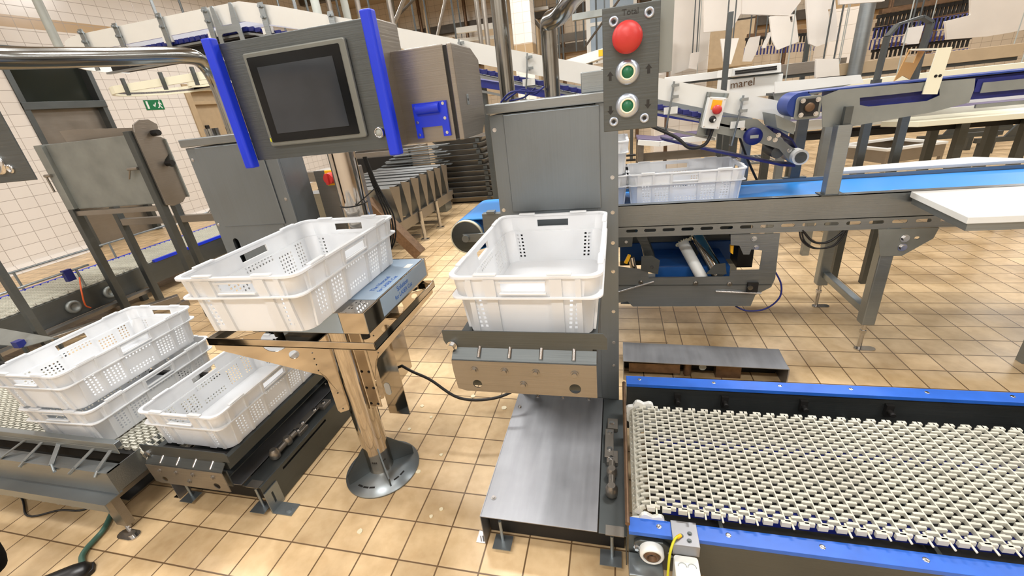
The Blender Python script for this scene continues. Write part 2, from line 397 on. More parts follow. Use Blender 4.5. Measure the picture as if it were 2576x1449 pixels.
# exit sign
s = thing('exit_sign', 'green emergency exit sign on the white tiled wall', 'sign', (XL, 6.58, 2.02))
MB().box(XL+.002, XL+.010, 6.415, 6.745, 1.945, 2.105).build('sign_panel', M['signgreen'], s)
b = MB().box(XL+.011, XL+.012, 6.44, 6.475, 1.965, 2.085)
b.prism([(6.55, 2.02), (6.565, 2.035), (6.575, 2.02), (6.61, 2.065), (6.62, 2.055), (6.578, 1.985)], 'x', XL+.011, XL+.012)
b.prism([(6.655, 2.05), (6.67, 2.07), (6.70, 2.06), (6.72, 2.03), (6.71, 2.02), (6.69, 2.04), (6.685, 2.01), (6.715, 1.97), (6.70, 1.962), (6.67, 2.0), (6.655, 1.975), (6.63, 1.97), (6.63, 1.985), (6.65, 1.99), (6.665, 2.035)], 'x', XL+.011, XL+.012)
b.cyl((XL+.011, 6.69, 2.083), (XL+.0125, 6.69, 2.083), .012)
b.build('sign_pictogram', M['white'], s)
# ceiling lamps, the added fill row included
for i, (x, y) in enumerate(LAMPS):
    if i == 0:
        lamp0 = thing('ceiling_light', 'white fluorescent batten light under the tan ceiling', 'light', (0, 0, 0), 'fluorescent ceiling lights')
        MB().box(-.8, .8, -.11, .11, LAMP_Z+.06, LAMP_Z+.14).build('housing', M['lampbody'], lamp0, .01)
        MB().box(-.76, .76, -.09, .09, LAMP_Z+.025, LAMP_Z+.06).build('diffuser', M['lamp'], lamp0, .01)
        MB().cyl((-.6, 0, LAMP_Z+.14), (-.6, 0, ZC), .008, n=8).cyl((.6, 0, LAMP_Z+.14), (.6, 0, ZC), .008, n=8).build('hanger', M['steel_dark'], lamp0)
        lamp0.location = (x, y, 0)
    else: dup(lamp0, (x, y, 0))

# ------------------------------------------------------------------ white stacking crates
def crate_proto():
    root = thing('plastic_crate', 'white crate', 'crate')
    HT = .176; BX, BY, TX, TY, RC = .170, .270, .187, .287, .035; TH = .003
    def half(v):
        t = v/HT; off = .006 if v > .1185 else 0
        return BX+(TX-BX)*t+off, BY+(TY-BY)*t+off
    g7 = lambda u0, cols, v0, rows, p=.0145: [(u0+i*p, v0+j*.0135) for i in range(cols) for j in range(rows)]
    def wall(mb, kind, sgn):
        hs = [(-.056, .056, .134, .160)] if kind == 'x' else [(-.05, .05, .134, .160)]
        pts = []
        if kind == 'x':    # long wall, runs along Y
            pts += [(-.064+i*.0145, .103+j*.0135) for i in range(9) for j in range(2)] + [(-.057+i*.0145, .028+j*.0135) for i in range(8) for j in range(2)]
            for q in (-1, 1):
                pts += [(q*(.085+i*.0145), .028+j*.0135) for i in range(5) for j in range(6)]
                pts += [(q*(.178+i*.0145), .028+j*.0135) for i in range(3) for j in range(7)]
        else:
            for q in (-1, 1): pts += [(q*(.112+i*.0145), .024+j*.0135) for i in range(2) for j in range(7)]
        hs += [(u-.0036, u+.0036, v-.0036, v+.0036) for u, v in pts]
        L0 = (BY if kind == 'x' else BX)-RC
        us = sorted(set([-1., 1.]+[round(x/L0, 5) for h in hs for x in h[:2]])); vs = sorted(set([0., HT, .118, .119]+[round(x, 5) for h in hs for x in h[2:]]))
        def P(a, v, off):
            hx, hy = half(v); d = hx if kind == 'x' else hy; ln = (hy if kind == 'x' else hx)-RC
            t = a*ln; d = (d-off)*sgn
            return (d, t, v) if kind == 'x' else (t, d, v)
        nu, nv = len(us), len(vs)
        keep = [[not any(h[0] < (us[i]+us[i+1])/2*L0 < h[1] and h[2] < (vs[j]+vs[j+1])/2 < h[3] for h in hs) for j in range(nv-1)] for i in range(nu-1)]
        V_ = [P(u, v, 0) for u in us for v in vs]+[P(u, v, TH) for u in us for v in vs]; K = nu*nv
        F = []
        ix = lambda i, j, k: k*K+i*nv+j
        for i in range(nu-1):
            for j in range(nv-1):
                if not keep[i][j]: continue
                F.append((ix(i,j,0), ix(i+1,j,0), ix(i+1,j+1,0), ix(i,j+1,0))); F.append((ix(i,j+1,1), ix(i+1,j+1,1), ix(i+1,j,1), ix(i,j,1)))
                for (di, dj, a, c) in ((-1,0,(i,j),(i,j+1)), (1,0,(i+1,j),(i+1,j+1)), (0,-1,(i,j),(i+1,j)), (0,1,(i,j+1),(i+1,j+1))):
                    p, q = i+di, j+dj
                    if 0 <= p < nu-1 and 0 <= q < nv-1 and not keep[p][q]: F.append((ix(*a,0), ix(*c,0), ix(*c,1), ix(*a,1)))
        mb.add(V_, F)
    b = MB()
    for s_ in (-1, 1): wall(b, 'x', s_); wall(b, 'y', s_)
    zs = [0, .118, .119, HT]
    for sx in (-1, 1):
        for sy in (-1, 1):
            for off in (0, TH):
                vs = []
                for z in zs:
                    hx, hy = half(z)
                    for k in range(7):
                        a = PI/2*k/6; vs.append((sx*(hx-RC+(RC-off)*math.cos(a)), sy*(hy-RC+(RC-off)*math.sin(a)), z))
                b.add(vs, [(j*7+k, j*7+k+1, (j+1)*7+k+1, (j+1)*7+k) for j in range(3) for k in range(6)], True)
    b.prism(rrect(-BX, BX, -BY, BY, RC), 'z', 0, .004)
    # moulded ribs
    for s_ in (-1, 1):
        for q in (-1, 1):
            for u, w_ in ((.070, .012), (.160, .012), (.235, .02)):
                for z0, z1 in ((.004, .118), (.120, .172)):
                    x0, x1 = half(z0)[0]*s_, half(z1)[0]*s_
                    b.add([(x0, q*u-w_/2, z0), (x0, q*u+w_/2, z0), (x0+s_*.007, q*u+w_/2, z0), (x0+s_*.007, q*u-w_/2, z0), (x1, q*u-w_/2, z1), (x1, q*u+w_/2, z1), (x1+s_*.007, q*u+w_/2, z1), (x1+s_*.007, q*u-w_/2, z1)],
                          [(3,2,1,0),(4,5,6,7),(0,1,5,4),(1,2,6,5),(2,3,7,6),(3,0,4,7)])
            for u, w_ in ((.085, .03), (.140, .014)):
                for z0, z1 in ((.004, .118), (.120, .172)):
                    y0, y1 = half(z0)[1]*s_, half(z1)[1]*s_
                    b.add([(q*u-w_/2, y0, z0), (q*u+w_/2, y0, z0), (q*u+w_/2, y0+s_*.007, z0), (q*u-w_/2, y0+s_*.007, z0), (q*u-w_/2, y1, z1), (q*u+w_/2, y1, z1), (q*u+w_/2, y1+s_*.007, z1), (q*u-w_/2, y1+s_*.007, z1)],
                          [(3,2,1,0),(4,5,6,7),(0,1,5,4),(1,2,6,5),(2,3,7,6),(3,0,4,7)])
    # grip lips round the hand holes
    hx, hy = half(.147)
    for s_ in (-1, 1):
        b.box(min(s_*hx, s_*(hx+.008)), max(s_*hx, s_*(hx+.008)), -.066, .066, .129, .133).box(min(s_*hx, s_*(hx+.008)), max(s_*hx, s_*(hx+.008)), -.066, .066, .161, .165)
        b.box(-.06, .06, min(s_*hy, s_*(hy+.008)), max(s_*hy, s_*(hy+.008)), .129, .133).box(-.06, .06, min(s_*hy, s_*(hy+.008)), max(s_*hy, s_*(hy+.008)), .161, .165)
    b.build('crate_body', M['crate'], root)
    b = MB().plate(rrect(-.2, .2, -.3, .3, .035), [rrect(-.188, .188, -.288, .288, .03)], 'z', .1735, .180)
    for s_ in (-1, 1):                              # stacking cleats on the rim
        for q in (-.095, .095): b.box(q-.03, q+.03, min(s_*.284, s_*.298), max(s_*.284, s_*.298), .18, .186)
        for q in (-.19, .19): b.box(min(s_*.184, s_*.198), max(s_*.184, s_*.198), q-.035, q+.035, .18, .186)
    b.build('crate_rim', M['crate'], root, .002)
    MB().plate(rrect(-.199, .199, -.299, .299, .03), [rrect(-.180, .180, -.280, .280, .03)], 'z', .1165, .1205).build('crate_ledge', M['crate'], root)
    return root
cr0 = crate_proto()
BELT_Z = .305
lowz = .487-.18
cr0.location = (-.232, 1.235, .866); cr0['label'] = 'empty white crate on the raised lift arm in the middle'
dup(cr0, (-1.013, 1.137, .914), math.radians(2), 'white crate on the blue filmed weighing platform')
dup(cr0, (-1.648, 1.235, lowz), 0, 'white crate on the lowered lift arm, left of the pedestal base')
dup(cr0, (-2.255, 1.195, BELT_Z+.004), math.radians(2.0), 'white crate standing on cream belt, lower one of the two')
dup(cr0, (-2.265, 1.182, BELT_Z+.190), math.radians(1.4), 'white crate stacked on another crate at the left, topmost')
dup(cr0, (.355, 2.615, .824), PI/2, 'white perforated crate on the bright blue belt')
dup(cr0, (-.235, 2.615, .824), PI/2, 'white crate half hidden behind grey lift column, lower of two')
dup(cr0, (-.235, 2.615, 1.004), PI/2, 'white crate half hidden behind grey lift column, upper of two')

# ------------------------------------------------------------------ crate lifts
def lift(ox, zc, label, arm_rot):
    t = thing('crate_lift', label, 'lift', (ox-.2, 1.6, 0)); X = lambda x: ox+x
    b = MB().box(X(-.45), X(-.447), 1.612, 1.80, .1, 1.4).box(X(-.073), X(-.07), 1.612, 1.80, .1, 1.4).box(X(-.45), X(-.07), 1.797, 1.80, .1, 1.4)
    b.box(X(-.45), X(-.07), 1.612, 1.80, .1, .104)
    b.build('cabinet_shell', M['cab'], t)
    MB().plate(rect(X(-.45), X(-.07), .1, 1.4), [slot(X(-.372), .57, .034, .82), slot(X(-.115), .57, .034, .82)], 'y', 1.600, 1.612).build('cabinet_front', M['cab'], t)
    dp = MB().box(X(-.398), X(-.056), 1.594, 1.600, 1.04, 1.398).build('door_panel', M['cab'], t, .003)
    b = MB().box(X(-.458), X(.004), 1.585, 1.81, 1.404, 1.438).build('cabinet_lid', M['steel_h'], t, .004)
    b = MB().box(X(-.07), X(.006), 1.6, 1.612, .0, 1.404).box(X(-.07), X(-.066), 1.612, 1.76, .0, 1.404).box(X(.002), X(.006), 1.612, 1.76, .0, 1.404).box(X(-.07), X(.006), 1.756, 1.76, 0, 1.404)
    b.build('column', M['cab'], t, .002)
    bolts(MB(), [(X(-.435), 1.6, 1.35), (X(-.435), 1.6, 1.05)]+[(X(-.015), 1.6, z) for z in (1.15, 1.02, .9, .78, .6, .45, .33)], .005, .004).build('screw', M['chrome'], t)
    # carriage that holds the crate
    c = MB()
    c.plate([(X(-.455), zc-.03), (X(-.44), zc-.062), (X(-.398), zc-.062), (X(-.398), zc-.05), (X(-.36), zc-.05), (X(-.36), zc-.066), (X(-.06), zc-.066), (X(-.06), zc-.045), (X(-.024), zc-.045), (X(-.024), zc-.012), (X(-.034), zc), (X(-.455), zc)], [], 'y', .905, .909)
    c.build('carriage_plate', M['steel_dark'], t)
    c = MB().add([(X(-.43), .905, zc-.05), (X(-.05), .905, zc-.05), (X(-.05), .905, zc-.053), (X(-.43), .905, zc-.053), (X(-.43), .880, zc-.072), (X(-.05), .880, zc-.072), (X(-.05), .880, zc-.075), (X(-.43), .880, zc-.075)], [(0,1,5,4),(3,2,6,7),(0,4,7,3),(1,2,6,5)])
    c.build('arm_shelf', M['steel_dark'], t)
    c = MB()
    c.plate([(X(-.425), zc-.165), (X(-.40), zc-.172), (X(-.05), zc-.172), (X(-.05), zc-.074), (X(-.43), zc-.074), (X(-.43), zc-.11)], [disc(X(-.367), zc-.147, .013), disc(X(-.105), zc-.147, .015)], 'y', .877, .880)
    c.build('arm_front', M['steel_warm'], t)
    bolts(MB(), [(X(-.37+.083*i), .877, zc-.102) for i in (0, 1, 2, 3.2)]+[(X(-.24), .877, zc-.142)], .007, .007).build('bolt', M['steel_warm'], t)
    bb = MB()
    for i in range(4): bb.cyl((X(-.355+.083*i), .884, zc-.067), (X(-.355+.083*i), .908, zc-.048), .0055, n=8)
    bb.build('clamp_screw', M['chrome'], t)
    bolts(MB(), [(X(-.432), .905, zc-.045)], .010, .016).build('end_bolt', M['chrome'], t)
    c = MB().box(X(-.43), X(-.40), .912, 1.59, zc-.09, zc-.042).box(X(-.075), X(-.05), .912, 1.59, zc-.09, zc-.042).box(X(-.395), X(-.08), .914, 1.59, zc-.14, zc-.136).box(X(-.42), X(-.06), .90, .905, zc-.17, zc-.09)  # last box is a backing added so the arm_front holes look dark
    c.box(X(-.384), X(-.36), 1.58, 1.66, zc-.15, zc-.04).box(X(-.127), X(-.103), 1.58, 1.66, zc-.15, zc-.04)
    c.build('arm_frame', M['steel_dark'], t)
    d = MB()
    for i in range(11): d.cyl((X(-.40), .945+i*.06, zc-.055), (X(-.075), .945+i*.06, zc-.055), .0145, n=12)
    d.build('roller_deck', M['black'], t)
    # floor cover below
    f = MB().box(X(-.462), X(-.066), .932, 1.598, .145, .149)
    f.plate(rect(.932, 1.598, .004, .149), [rect(1.10, 1.38, .128, .139)], 'x', X(-.465), X(-.462))
    f.build('floor_cover', M['steel_top'], t, .001)
    f = MB().box(X(-.062), X(.024), .932, 1.598, .141, .145)
    f.plate(rect(.932, 1.598, .004, .145), [rect(1.05, 1.35, .116, .128)], 'x', X(.024), X(.027))
    f.build('drive_cover', M['steel_dark'], t, .001)
    MB().box(X(-.455), X(.02), .985, 1.58, .010, .138).build('shade_fill', M['dark'], t)  # dark block added in place of the shade under the covers
    f = MB().box(X(-.43), X(-.365), .91, .965, .018, .021).box(X(-.06), X(.01), .91, .965, .018, .021)
    f.cyl((X(-.40), .945, 0), (X(-.40), .945, .12), .006, n=8).cyl((X(-.02), .945, 0), (X(-.02), .945, .12), .006, n=8)
    f.build('levelling_foot', M['steel'], t)
    f = MB().box(X(-.50), X(-.466), .935, .98, 0, .004).cyl((X(-.482), .955, .004), (X(-.482), .955, .022), .008, n=10)
    f.build('floor_clip', M['chrome'], t)
    bolts(MB(), [(X(-.435), 1.01, .149), (X(-.44), 1.50, .149), (X(-.37), 1.585, .149), (X(-.25), 1.585, .149), (X(-.13), 1.585, .149)], .006, .008, 'z').build('cover_bolt', M['chrome'], t)
    k = MB()
    for y in (1.42, 1.24): k.box(X(-.042), X(.0), y-.03, y+.03, .145, .164)
    k.box(X(-.05), X(-.016), 1.23, 1.38, .164, .170)
    k.build('hinge', M['steel_warm'], t, .002)
    bolts(MB(), [(X(-.024), 1.42, .164), (X(-.03), 1.36, .170), (X(-.03), 1.27, .170), (X(-.024), 1.23, .164)], .008, .006, 'z').build('hinge_bolt', M['chrome'], t)
    k = MB().cyl((X(-.022), 1.21, .166), (X(-.022), 1.08, .166), .0125).lathe([(.012, 0), (.021, .008), (.021, .036), (.013, .05)], (X(-.022), 1.08, .145), 'z').lathe([(.012, 0), (.019, .006), (.019, .03), (.013, .04)], (X(-.022), 1.16, .149), 'z')
    k.build('damper', M['steel_warm'], t)
    MB().box(X(-.04), X(.018), .927, .962, .145, .148).build('end_plate', M['steel_warm'], t)
    # cable stub and posts on the lid
    MB().cyl((X(-.40), 1.72, 1.438), (X(-.40), 1.72, ZC if ox > -.5 else 1.47), .029, n=20).build('cable_post', M['pipe'], t)
    return t
L1 = lift(0, .905, 'grey steel crate lift with arm raised, in the middle of the picture', 0)
L2 = lift(-1.41, .347, 'grey steel crate lift with arm lowered, left behind the operator terminal', 0)
MB().box(-.12, -.015, 1.66, 1.76, 1.438, 1.505).build('top_cover', M['steel'], L1, .003)
MB().tube(smooth_path([(-.40, 1.67, 1.445), (-.33, 1.66, 1.475), (-.29, 1.67, 1.455), (-.268, 1.70, 1.47)]), .0035, 6).tube(smooth_path([(-.41, 1.64, 1.44), (-.36, 1.62, 1.47), (-.28, 1.64, 1.462), (-.25, 1.66, 1.475)]), .0035, 6).tube(smooth_path([(-.38, 1.65, 1.442), (-.33, 1.68, 1.448), (-.28, 1.65, 1.474)]), .003, 6).build('blue_cable', M['navy'], L1)
# isolator box on the left lift
MB().box(-1.404, -1.20, 1.80, 1.90, .80, 1.235).build('isolator_box', M['steel_warm'], L2, .004)
MB().box(-1.335, -1.275, 1.787, 1.80, 1.165, 1.235).build('switch_plate', M['yellow'], L2, .003)
MB().cyl((-1.303, 1.787, 1.2), (-1.303, 1.757, 1.2), .027, .024).box(-1.309, -1.297, 1.745, 1.757, 1.175, 1.225).build('switch_knob', M['red'], L2)
# L-foot beside the lowered lift
MB().plate(rect(.93, 1.0, 0, .11), [slot(.962, .06, .010, .06)], 'x', -1.382, -1.377).box(-1.377, -1.29, .93, .985, 0, .004).cyl((-1.32, .955, .004), (-1.32, .955, .012), .014).build('foot_bracket', M['steel'], L2)

# ------------------------------------------------------------------ push-button stations on bent pipes
def station(ox, label, pipe, words):
    t = thing('control_station', label, 'control box', (ox-.2, 1.7, 1.438)); X = lambda x: ox+x; y = .766
    MB().box(X(-.018), X(.062), y, y+.075, 1.382, 1.553).build('box_body', M['steel'], t, .003)
    MB().box(X(-.020), X(.064), y-.003, y, 1.380, 1.555).build('face_plate', M['steel_dark'], t, .001)
    MB().lathe([(.012, 0), (.019, .004), (.022, .010), (.022, .015), (.0175, .022), (.009, .026), (0, .027)], (X(.0165), y-.003, 1.512), '-y', 36).build('emergency_button', M['red'], t)
    MB().lathe([(.0205, 0), (.0205, .002)], (X(.0165), y-.003, 1.512), '-y').build('button_collar', M['chrome'], t)
    for z in (1.4655, 1.417):
        r = MB().lathe([(.0185, 0), (.0175, .004), (.0125, .0065), (.0118, .0065), (.0118, .003)], (X(.0175), y-.003, z), '-y', 32).build('push_button', M['ring'], t)
        lab(MB().lathe([(.0117, .002), (.0117, .0068), (.0090, .0068), (.0090, .004)], (X(.0175), y-.003, z), '-y', 32).build('button_bezel', M['ivory'], r), 'ivory ring')
        lab(MB().lathe([(.0090, .001), (.0088, .0058), (0, .006)], (X(.0175), y-.003, z), '-y', 32).build('button_cap', M['green'], r), 'green button cap')
    for x, z in ((-.003, 1.536), (.048, 1.541), (-.004, 1.395), (.044, 1.396)):
        s_ = MB().lathe([(.0075, 0), (.0072, .002), (.0045, .003), (.0042, .0016), (0, .0016)], (X(x), y-.003, z), '-y', 20).build('face_screw', M['ring'], t)
        MB().cyl((X(x), y-.0046, z), (X(x), y-.005, z), .0028, n=6).build('screw_socket', M['black'], s_)
    a = MB(); ar = [(-.0022, -.006), (.0022, -.006), (.0022, .001), (.005, .001), (0, .0075), (-.005, .001), (-.0022, .001)]
    for x, z, s_ in ((-.009, 1.462, 1), (.049, 1.466, 1), (-.009, 1.413, -1), (.049, 1.417, -1)):
        a.prism([(X(x)+p*1.0, z+q*s_) for p, q in (ar if s_ > 0 else ar[::-1])], 'y', y-.0035, y-.003)
    a.build('engraved_arrow', M['engrave'], t)
    if words: text('engraved_word', words, .0115, M['engrave'], t, frontM(X(.021), y-.0032, 1.5455))
    MB().tube(pipe, .029, 18).build('support_pipe', M['pipe'], t)
    MB().box(X(.055), X(.085), y+.02, y+.06, 1.46, pipe[-1][2]).build('hanger_strip', M['galv'], t)
    return t
station(0, 'steel button box with large red mushroom button and two green buttons', smooth_path([(-.23, 1.72, 1.439), (-.23, 1.72, 1.54), (-.23, 1.72, 1.63), (-.224, 1.70, 1.675), tuple(aY(1408, 38, 1.62)), tuple(aY(1440, -6, 1.5)), tuple(aY(1500, -95, 1.15)), (.02, .93, 1.82), (.06, .82, 1.80), (.07, .806, 1.74)]), 'Total')
t = thing('control_station', 'dark steel button box on a bent pipe, cut by the left edge of the picture', 'control box', (-1.64, 1.72, 1.438))
MB().box(-1.165, -1.09, .55, .60, 1.425, 1.61).build('box_body', M['steel_dark'], t, .002)
MB().box(-1.167, -.980, .547, .55, 1.406, 1.622).build('face_plate', M['steel_dark'], t, .001)
q = aY(27, 425, .547); fs = MB()
fs.lathe([(.0075, 0), (.0075, .002), (.0045, .003), (.0045, .0012), (0, .0012)], (q.x, .547, q.z), '-y', 20).build('face_screw', M['chrome'], t)
q = aY(-6, 413, .547)
k_ = MB().lathe([(.0185, 0), (.018, .004), (.0125, .0065), (.0125, .003)], (q.x, .547, q.z), '-y', 32).build('push_button', M['chrome'], t)
lab(MB().lathe([(.0122, .001), (.012, .0055), (0, .006)], (q.x, .547, q.z), '-y', 32).build('button_cap', M['green'], k_), 'green button cap')
MB().tube(smooth_path([(-1.69, 1.72, 1.4395), (-1.69, 1.72, 1.58), (-1.688, 1.71, 1.665), (-1.67, 1.66, 1.722), (-1.64, 1.55, 1.736), (-1.64, 1.25, 1.714), (-1.64, .98, 1.697), (-1.58, .80, 1.69), (-1.40, .66, 1.68), (-1.16, .60, 1.66), (-1.10, .585, 1.62)]), .029, 18).build('support_pipe', M['pipe'], t)

# ------------------------------------------------------------------ pedestal with weighing platform and operator terminal
t = thing('weighing_stand', 'polished steel pedestal stand holding blue filmed weighing platform', 'stand', (-1.04, 1.22, 0))
PXc, PYc = -1.04, 1.222
MB().lathe([(0, 0), (.160, 0), (.160, .008), (.0, .008)], (PXc+.016, PYc-.012, 0), 'z', 48).build('base_plate', M['steel'], t)
b = MB()
for a in (35, 130, 235, 315):
    ca, sa = math.cos(math.radians(a)), math.sin(math.radians(a))
    p0 = V((PXc+ca*.05, PYc+sa*.05, 0)); p1 = V((PXc+ca*.148, PYc+sa*.148, 0)); n_ = V((-sa, ca, 0))*.003
    vs = []
    for s_ in (-1, 1): vs += [tuple(p0+n_*s_+V((0,0,.008))), tuple(p1+n_*s_+V((0,0,.008))), tuple(p1+n_*s_+V((0,0,.05))), tuple(p0+n_*s_+V((0,0,.15)))]
    b.add(vs, [(0,1,2,3),(7,6,5,4),(0,4,5,1),(1,5,6,2),(2,6,7,3)])
b.build('base_gusset', M['steel_dark'], t)
b = MB()
for a in (255, 268, 281, 330, 345): 
    ca, sa = math.cos(math.radians(a)), math.sin(math.radians(a)); b.bar((PXc+ca*.125-sa*.012, PYc+sa*.125+ca*.012, .0085), (PXc+ca*.125+sa*.012, PYc+sa*.125-ca*.012, .0085), .008, .001)
b.build('base_slot', M['dark'], t)
MB().cyl((PXc, PYc, .008), (PXc, PYc, .775), .055, n=40).build('pedestal_tube', M['mirror'], t)
FX0, FX1, FY0, FY1, FZ_ = -1.374, -.724, .98, 1.46, .81
b = MB().plate(rect(FX0, FX1, FY0, FY1), [rect(FX0+.025, FX0+.24, FY0+.03, FY0+.2), rect(FX0+.025, FX0+.24, FY0+.24, FY1-.03), rect(FX1-.24, FX1-.025, FY0+.03, FY0+.2), rect(FX1-.24, FX1-.025, FY0+.24, FY1-.03)], 'z', .783, .787)
b.box(FX0, FX1, FY0, FY0+.004, .783, FZ_).box(FX0, FX1, FY1-.004, FY1, .783, FZ_).box(FX0, FX0+.004, FY0, FY1, .783, FZ_).box(FX1-.004, FX1, FY0, FY1, .783, FZ_)
b.build('support_frame', M['mirror'], t, .001)
# gusset wings under the frame, cut with round holes
for cx_, cy_ in ((FX0+.01, FY0+.01), (FX1-.01, FY1-.01), (FX0+.01, FY1-.01), (FX1-.01, FY0+.01)):
    dx_, dy_ = cx_-PXc, cy_-PYc; L_ = math.hypot(dx_, dy_)
    mw = Matrix.Translation((PXc, PYc, 0)) @ Matrix.Rotation(math.atan2(dy_, dx_), 4, 'Z')
    front = cy_ < PYc
    if front and dx_ > 0: continue
    o = [(.054, .345), (.088, .345), (.096, .36), (.096, .53), (L_, .760), (L_, .783), (.054, .783)]
    MB(mw).plate(o, [disc(L_*.55, .735, .045, 24), disc(L_*.44, .660, .018), disc(L_*.80, .766, .012), disc(.075, .36, .004, 8), disc(.075, .44, .004, 8)]+[disc(.115, .565+.027*k, .0035, 8) for k in range(6)], 'y', -.002, .002).build('gusset_wing', M['mirror'], t)
b = MB().box(PXc+.058, PXc+.092, PYc-.002, PYc+.002, .345, .783).box(PXc+.058, PXc+.062, PYc-.03, PYc+.03, .345, .783)
b.build('mounting_strip', M['mirror'], t)
bolts(MB(), [(PXc+.078, PYc-.002, z) for z in (.36, .44, .52)], .004, .003).build('strip_bolt', M['dark'], t)
b = MB().box(-1.095, -.985, 1.452, 1.456, .10, .78).box(-.989, -.985, 1.456, 1.57, .30, .70).box(-1.095, -.985, 1.44, 1.58, .700, .712).box(-1.095, -1.091, 1.456, 1.57, .30, .70)
b.build('rear_bracket', M['mirror'], t)
MB().prism(slot(-1.068, .25, .03, .07), 'y', 1.449, 1.452).build('oval_cover', M['white'], t)
b = MB().box(-1.19, -.748, 1.0, 1.47, .828, .905)
pf = b.build('weighing_platform', M['mirror'], t, .003)
lab(MB().box(-1.188, -.838, .9985, .9995, .832, .903).box(-1.18, -.755, 1.09, 1.455, .9052, .9062).box(-.7475, -.7468, 1.10, 1.455, .838, .903).build('protective_film', M['film'], pf), 'pale blue protective film with blue print')
MB().box(-.79, -.765, 1.36, 1.40, .9064, .9072).build('white_label', M['white'], pf)
Mt = Matrix.Translation((-.795, 1.215, .9065)) @ Matrix.Rotation(PI/2, 4, 'Z')
for dx, wd_, sz in ((-.012, 'The Novacel', .024), (.016, 'for LASER Cut', .022)):
    text('printed_words', wd_, sz, M['filmink'], pf, Matrix.Translation((dx, 0, 0)) @ Mt)
for dz, wd_, sz in ((.012, 'Solution', .026), (-.012, 'for LASER Cut', .022)):
    text('printed_words', wd_, sz, M['filmink'], pf, Matrix.Translation((-.7465, 1.255, .872+dz)) @ Matrix.Rotation(PI/2, 4, 'Z') @ Matrix.Rotation(PI/2, 4, 'X'))
b = MB()
for x, y in ((-.815, 1.03), (-.805, 1.03), (-.80, 1.06), (-.79, 1.06), (-.78, 1.06), (-.815, 1.07), (-.805, 1.08)): b.box(x-.0012, x+.0012, y-.004, y+.004, .9052, .9056)
b.build('printed_marks', M['engrave'], pf)
b = MB()
for x in (-1.14, -.80):
    for y in (1.05, 1.42): b.cyl((x, y, .787), (x, y, .83), .014)
b.build('platform_foot', M['black'], t)
# operator terminal
h = thing('operator_terminal', 'steel operator terminal with dark touch screen and blue side handles', 'control panel', (-1.037, 1.5, .71))
MB().cyl((-1.037, 1.52, .713), (-1.037, 1.52, 1.60), .052, n=36).build('terminal_post', M['mirror'], h)
MB().box(-1.10, -.98, 1.34, 1.54, 1.42, 1.60).build('mount_block', M['steel_dark'], h, .004)
EX0, EX1, EY, EZ0, EZ1 = -1.125, -.626, 1.2, 1.352, 1.684
MB().box(EX0, EX1, EY, EY+.15, EZ0, EZ1).build('enclosure', M['steel_warm'], h, .004)
MB().box(EX0+.001, EX1-.001, EY-.003, EY+.001, EZ0+.001, EZ1-.001).build('front_panel', M['steel_dark'], h, .002)
bz = [aY(p, q, EY-.003) for p, q in ((610, 137), (866, 93), (932, 345), (692, 367))]
bx0, bx1, bz0, bz1 = (bz[0].x+bz[3].x)/2, (bz[1].x+bz[2].x)/2, (bz[2].z+bz[3].z)/2, (bz[0].z+bz[1].z)/2
MB().prism(rrect(bx0, bx1, bz0, bz1, .008), 'y', EY-.014, EY-.003).build('screen_frame', M['frame'], h, .004)
sg = MB().prism(rrect(bx0+.013, bx1-.02, bz0+.012, bz1-.013, .003), 'y', EY-.0155, EY-.013).build('screen_bezel', M['blackg'], h)
lab(MB().box(bx0+.040, bx1-.047, EY-.0165, EY-.0155, bz0+.036, bz1-.040).build('screen_glass', M['screen'], sg), 'dark grey switched-off display')
MB().box(bx0+.006, bx0+.010, EY-.0155, EY-.014, bz0+.015, bz0+.026).build('status_lamp', M['wire'], h)
for x in (EX0-.012, EX1+.002):
    MB().prism(rrect(x-.017, x+.017, EY-.036, EY-.002, .009), 'z', EZ0-.018, EZ1+.012).build('side_handle', M['blueh'], h, .004)
bp = aY(957, 333, EY-.003)
k = MB().lathe([(.0165, 0), (.0165, .005), (.013, .012), (.0115, .012), (.0115, .008), (0, .008)], (bp.x, EY-.003, bp.z), '-y', 28).build('push_button', M['chrome'], h)
lab(MB().lathe([(.0112, .006), (.011, .0095), (0, .010)], (bp.x, EY-.003, bp.z), '-y').build('button_cap', M['grey'], k), 'grey button cap')
# printer box at the side
PX0, PX1, PY0, PY1, PZ0, PZ1 = -.632, -.468, 1.272, 1.50, 1.352, 1.607
MB().box(PX0, PX1, PY0, PY1, PZ0, PZ1).build('printer_box', M['steel_warm'], h, .003)
MB().box(PX1, PX1+.010, PY0+.006, PY1, PZ0+.004, PZ1-.004).build('lid_seal', M['black'], h)
MB().prism([(PY0+.002, PZ0), (PY1-.03, PZ0-.0), (PY1+.025, PZ0+.045), (PY1+.025, PZ1-.03), (PY1-.05, PZ1), (PY0+.002, PZ1)], 'x', PX1+.010, PX1+.026).build('printer_lid', M['steel_warm'], h, .003)
kk = MB().box(PX1+.026, PX1+.0275, 1.345, 1.365, 1.445, 1.475).build('lock_plate', M['steel'], h, .001)
MB().cyl((PX1+.027, 1.355, 1.46), (PX1+.028, 1.355, 1.46), .004).build('lock_slot', M['black'], kk)
x0, x1 = PX0+.045, PX1-.012
b = MB().plate([(x0, PZ0+.015), (x0+.018, PZ0+.015), (x0+.018, PZ0+.045), (x1-.022, PZ0+.045), (x1-.022, PZ0+.015), (x1, PZ0+.015), (x1, PZ0+.112), (x0, PZ0+.112)], [], 'y', PY0-.008, PY0)
b.cyl((x0+.012, PY0-.008, PZ0+.095), (x1-.022, PY0-.008, PZ0+.095), .014)
b.build('paper_bracket', M['blueh'], h)
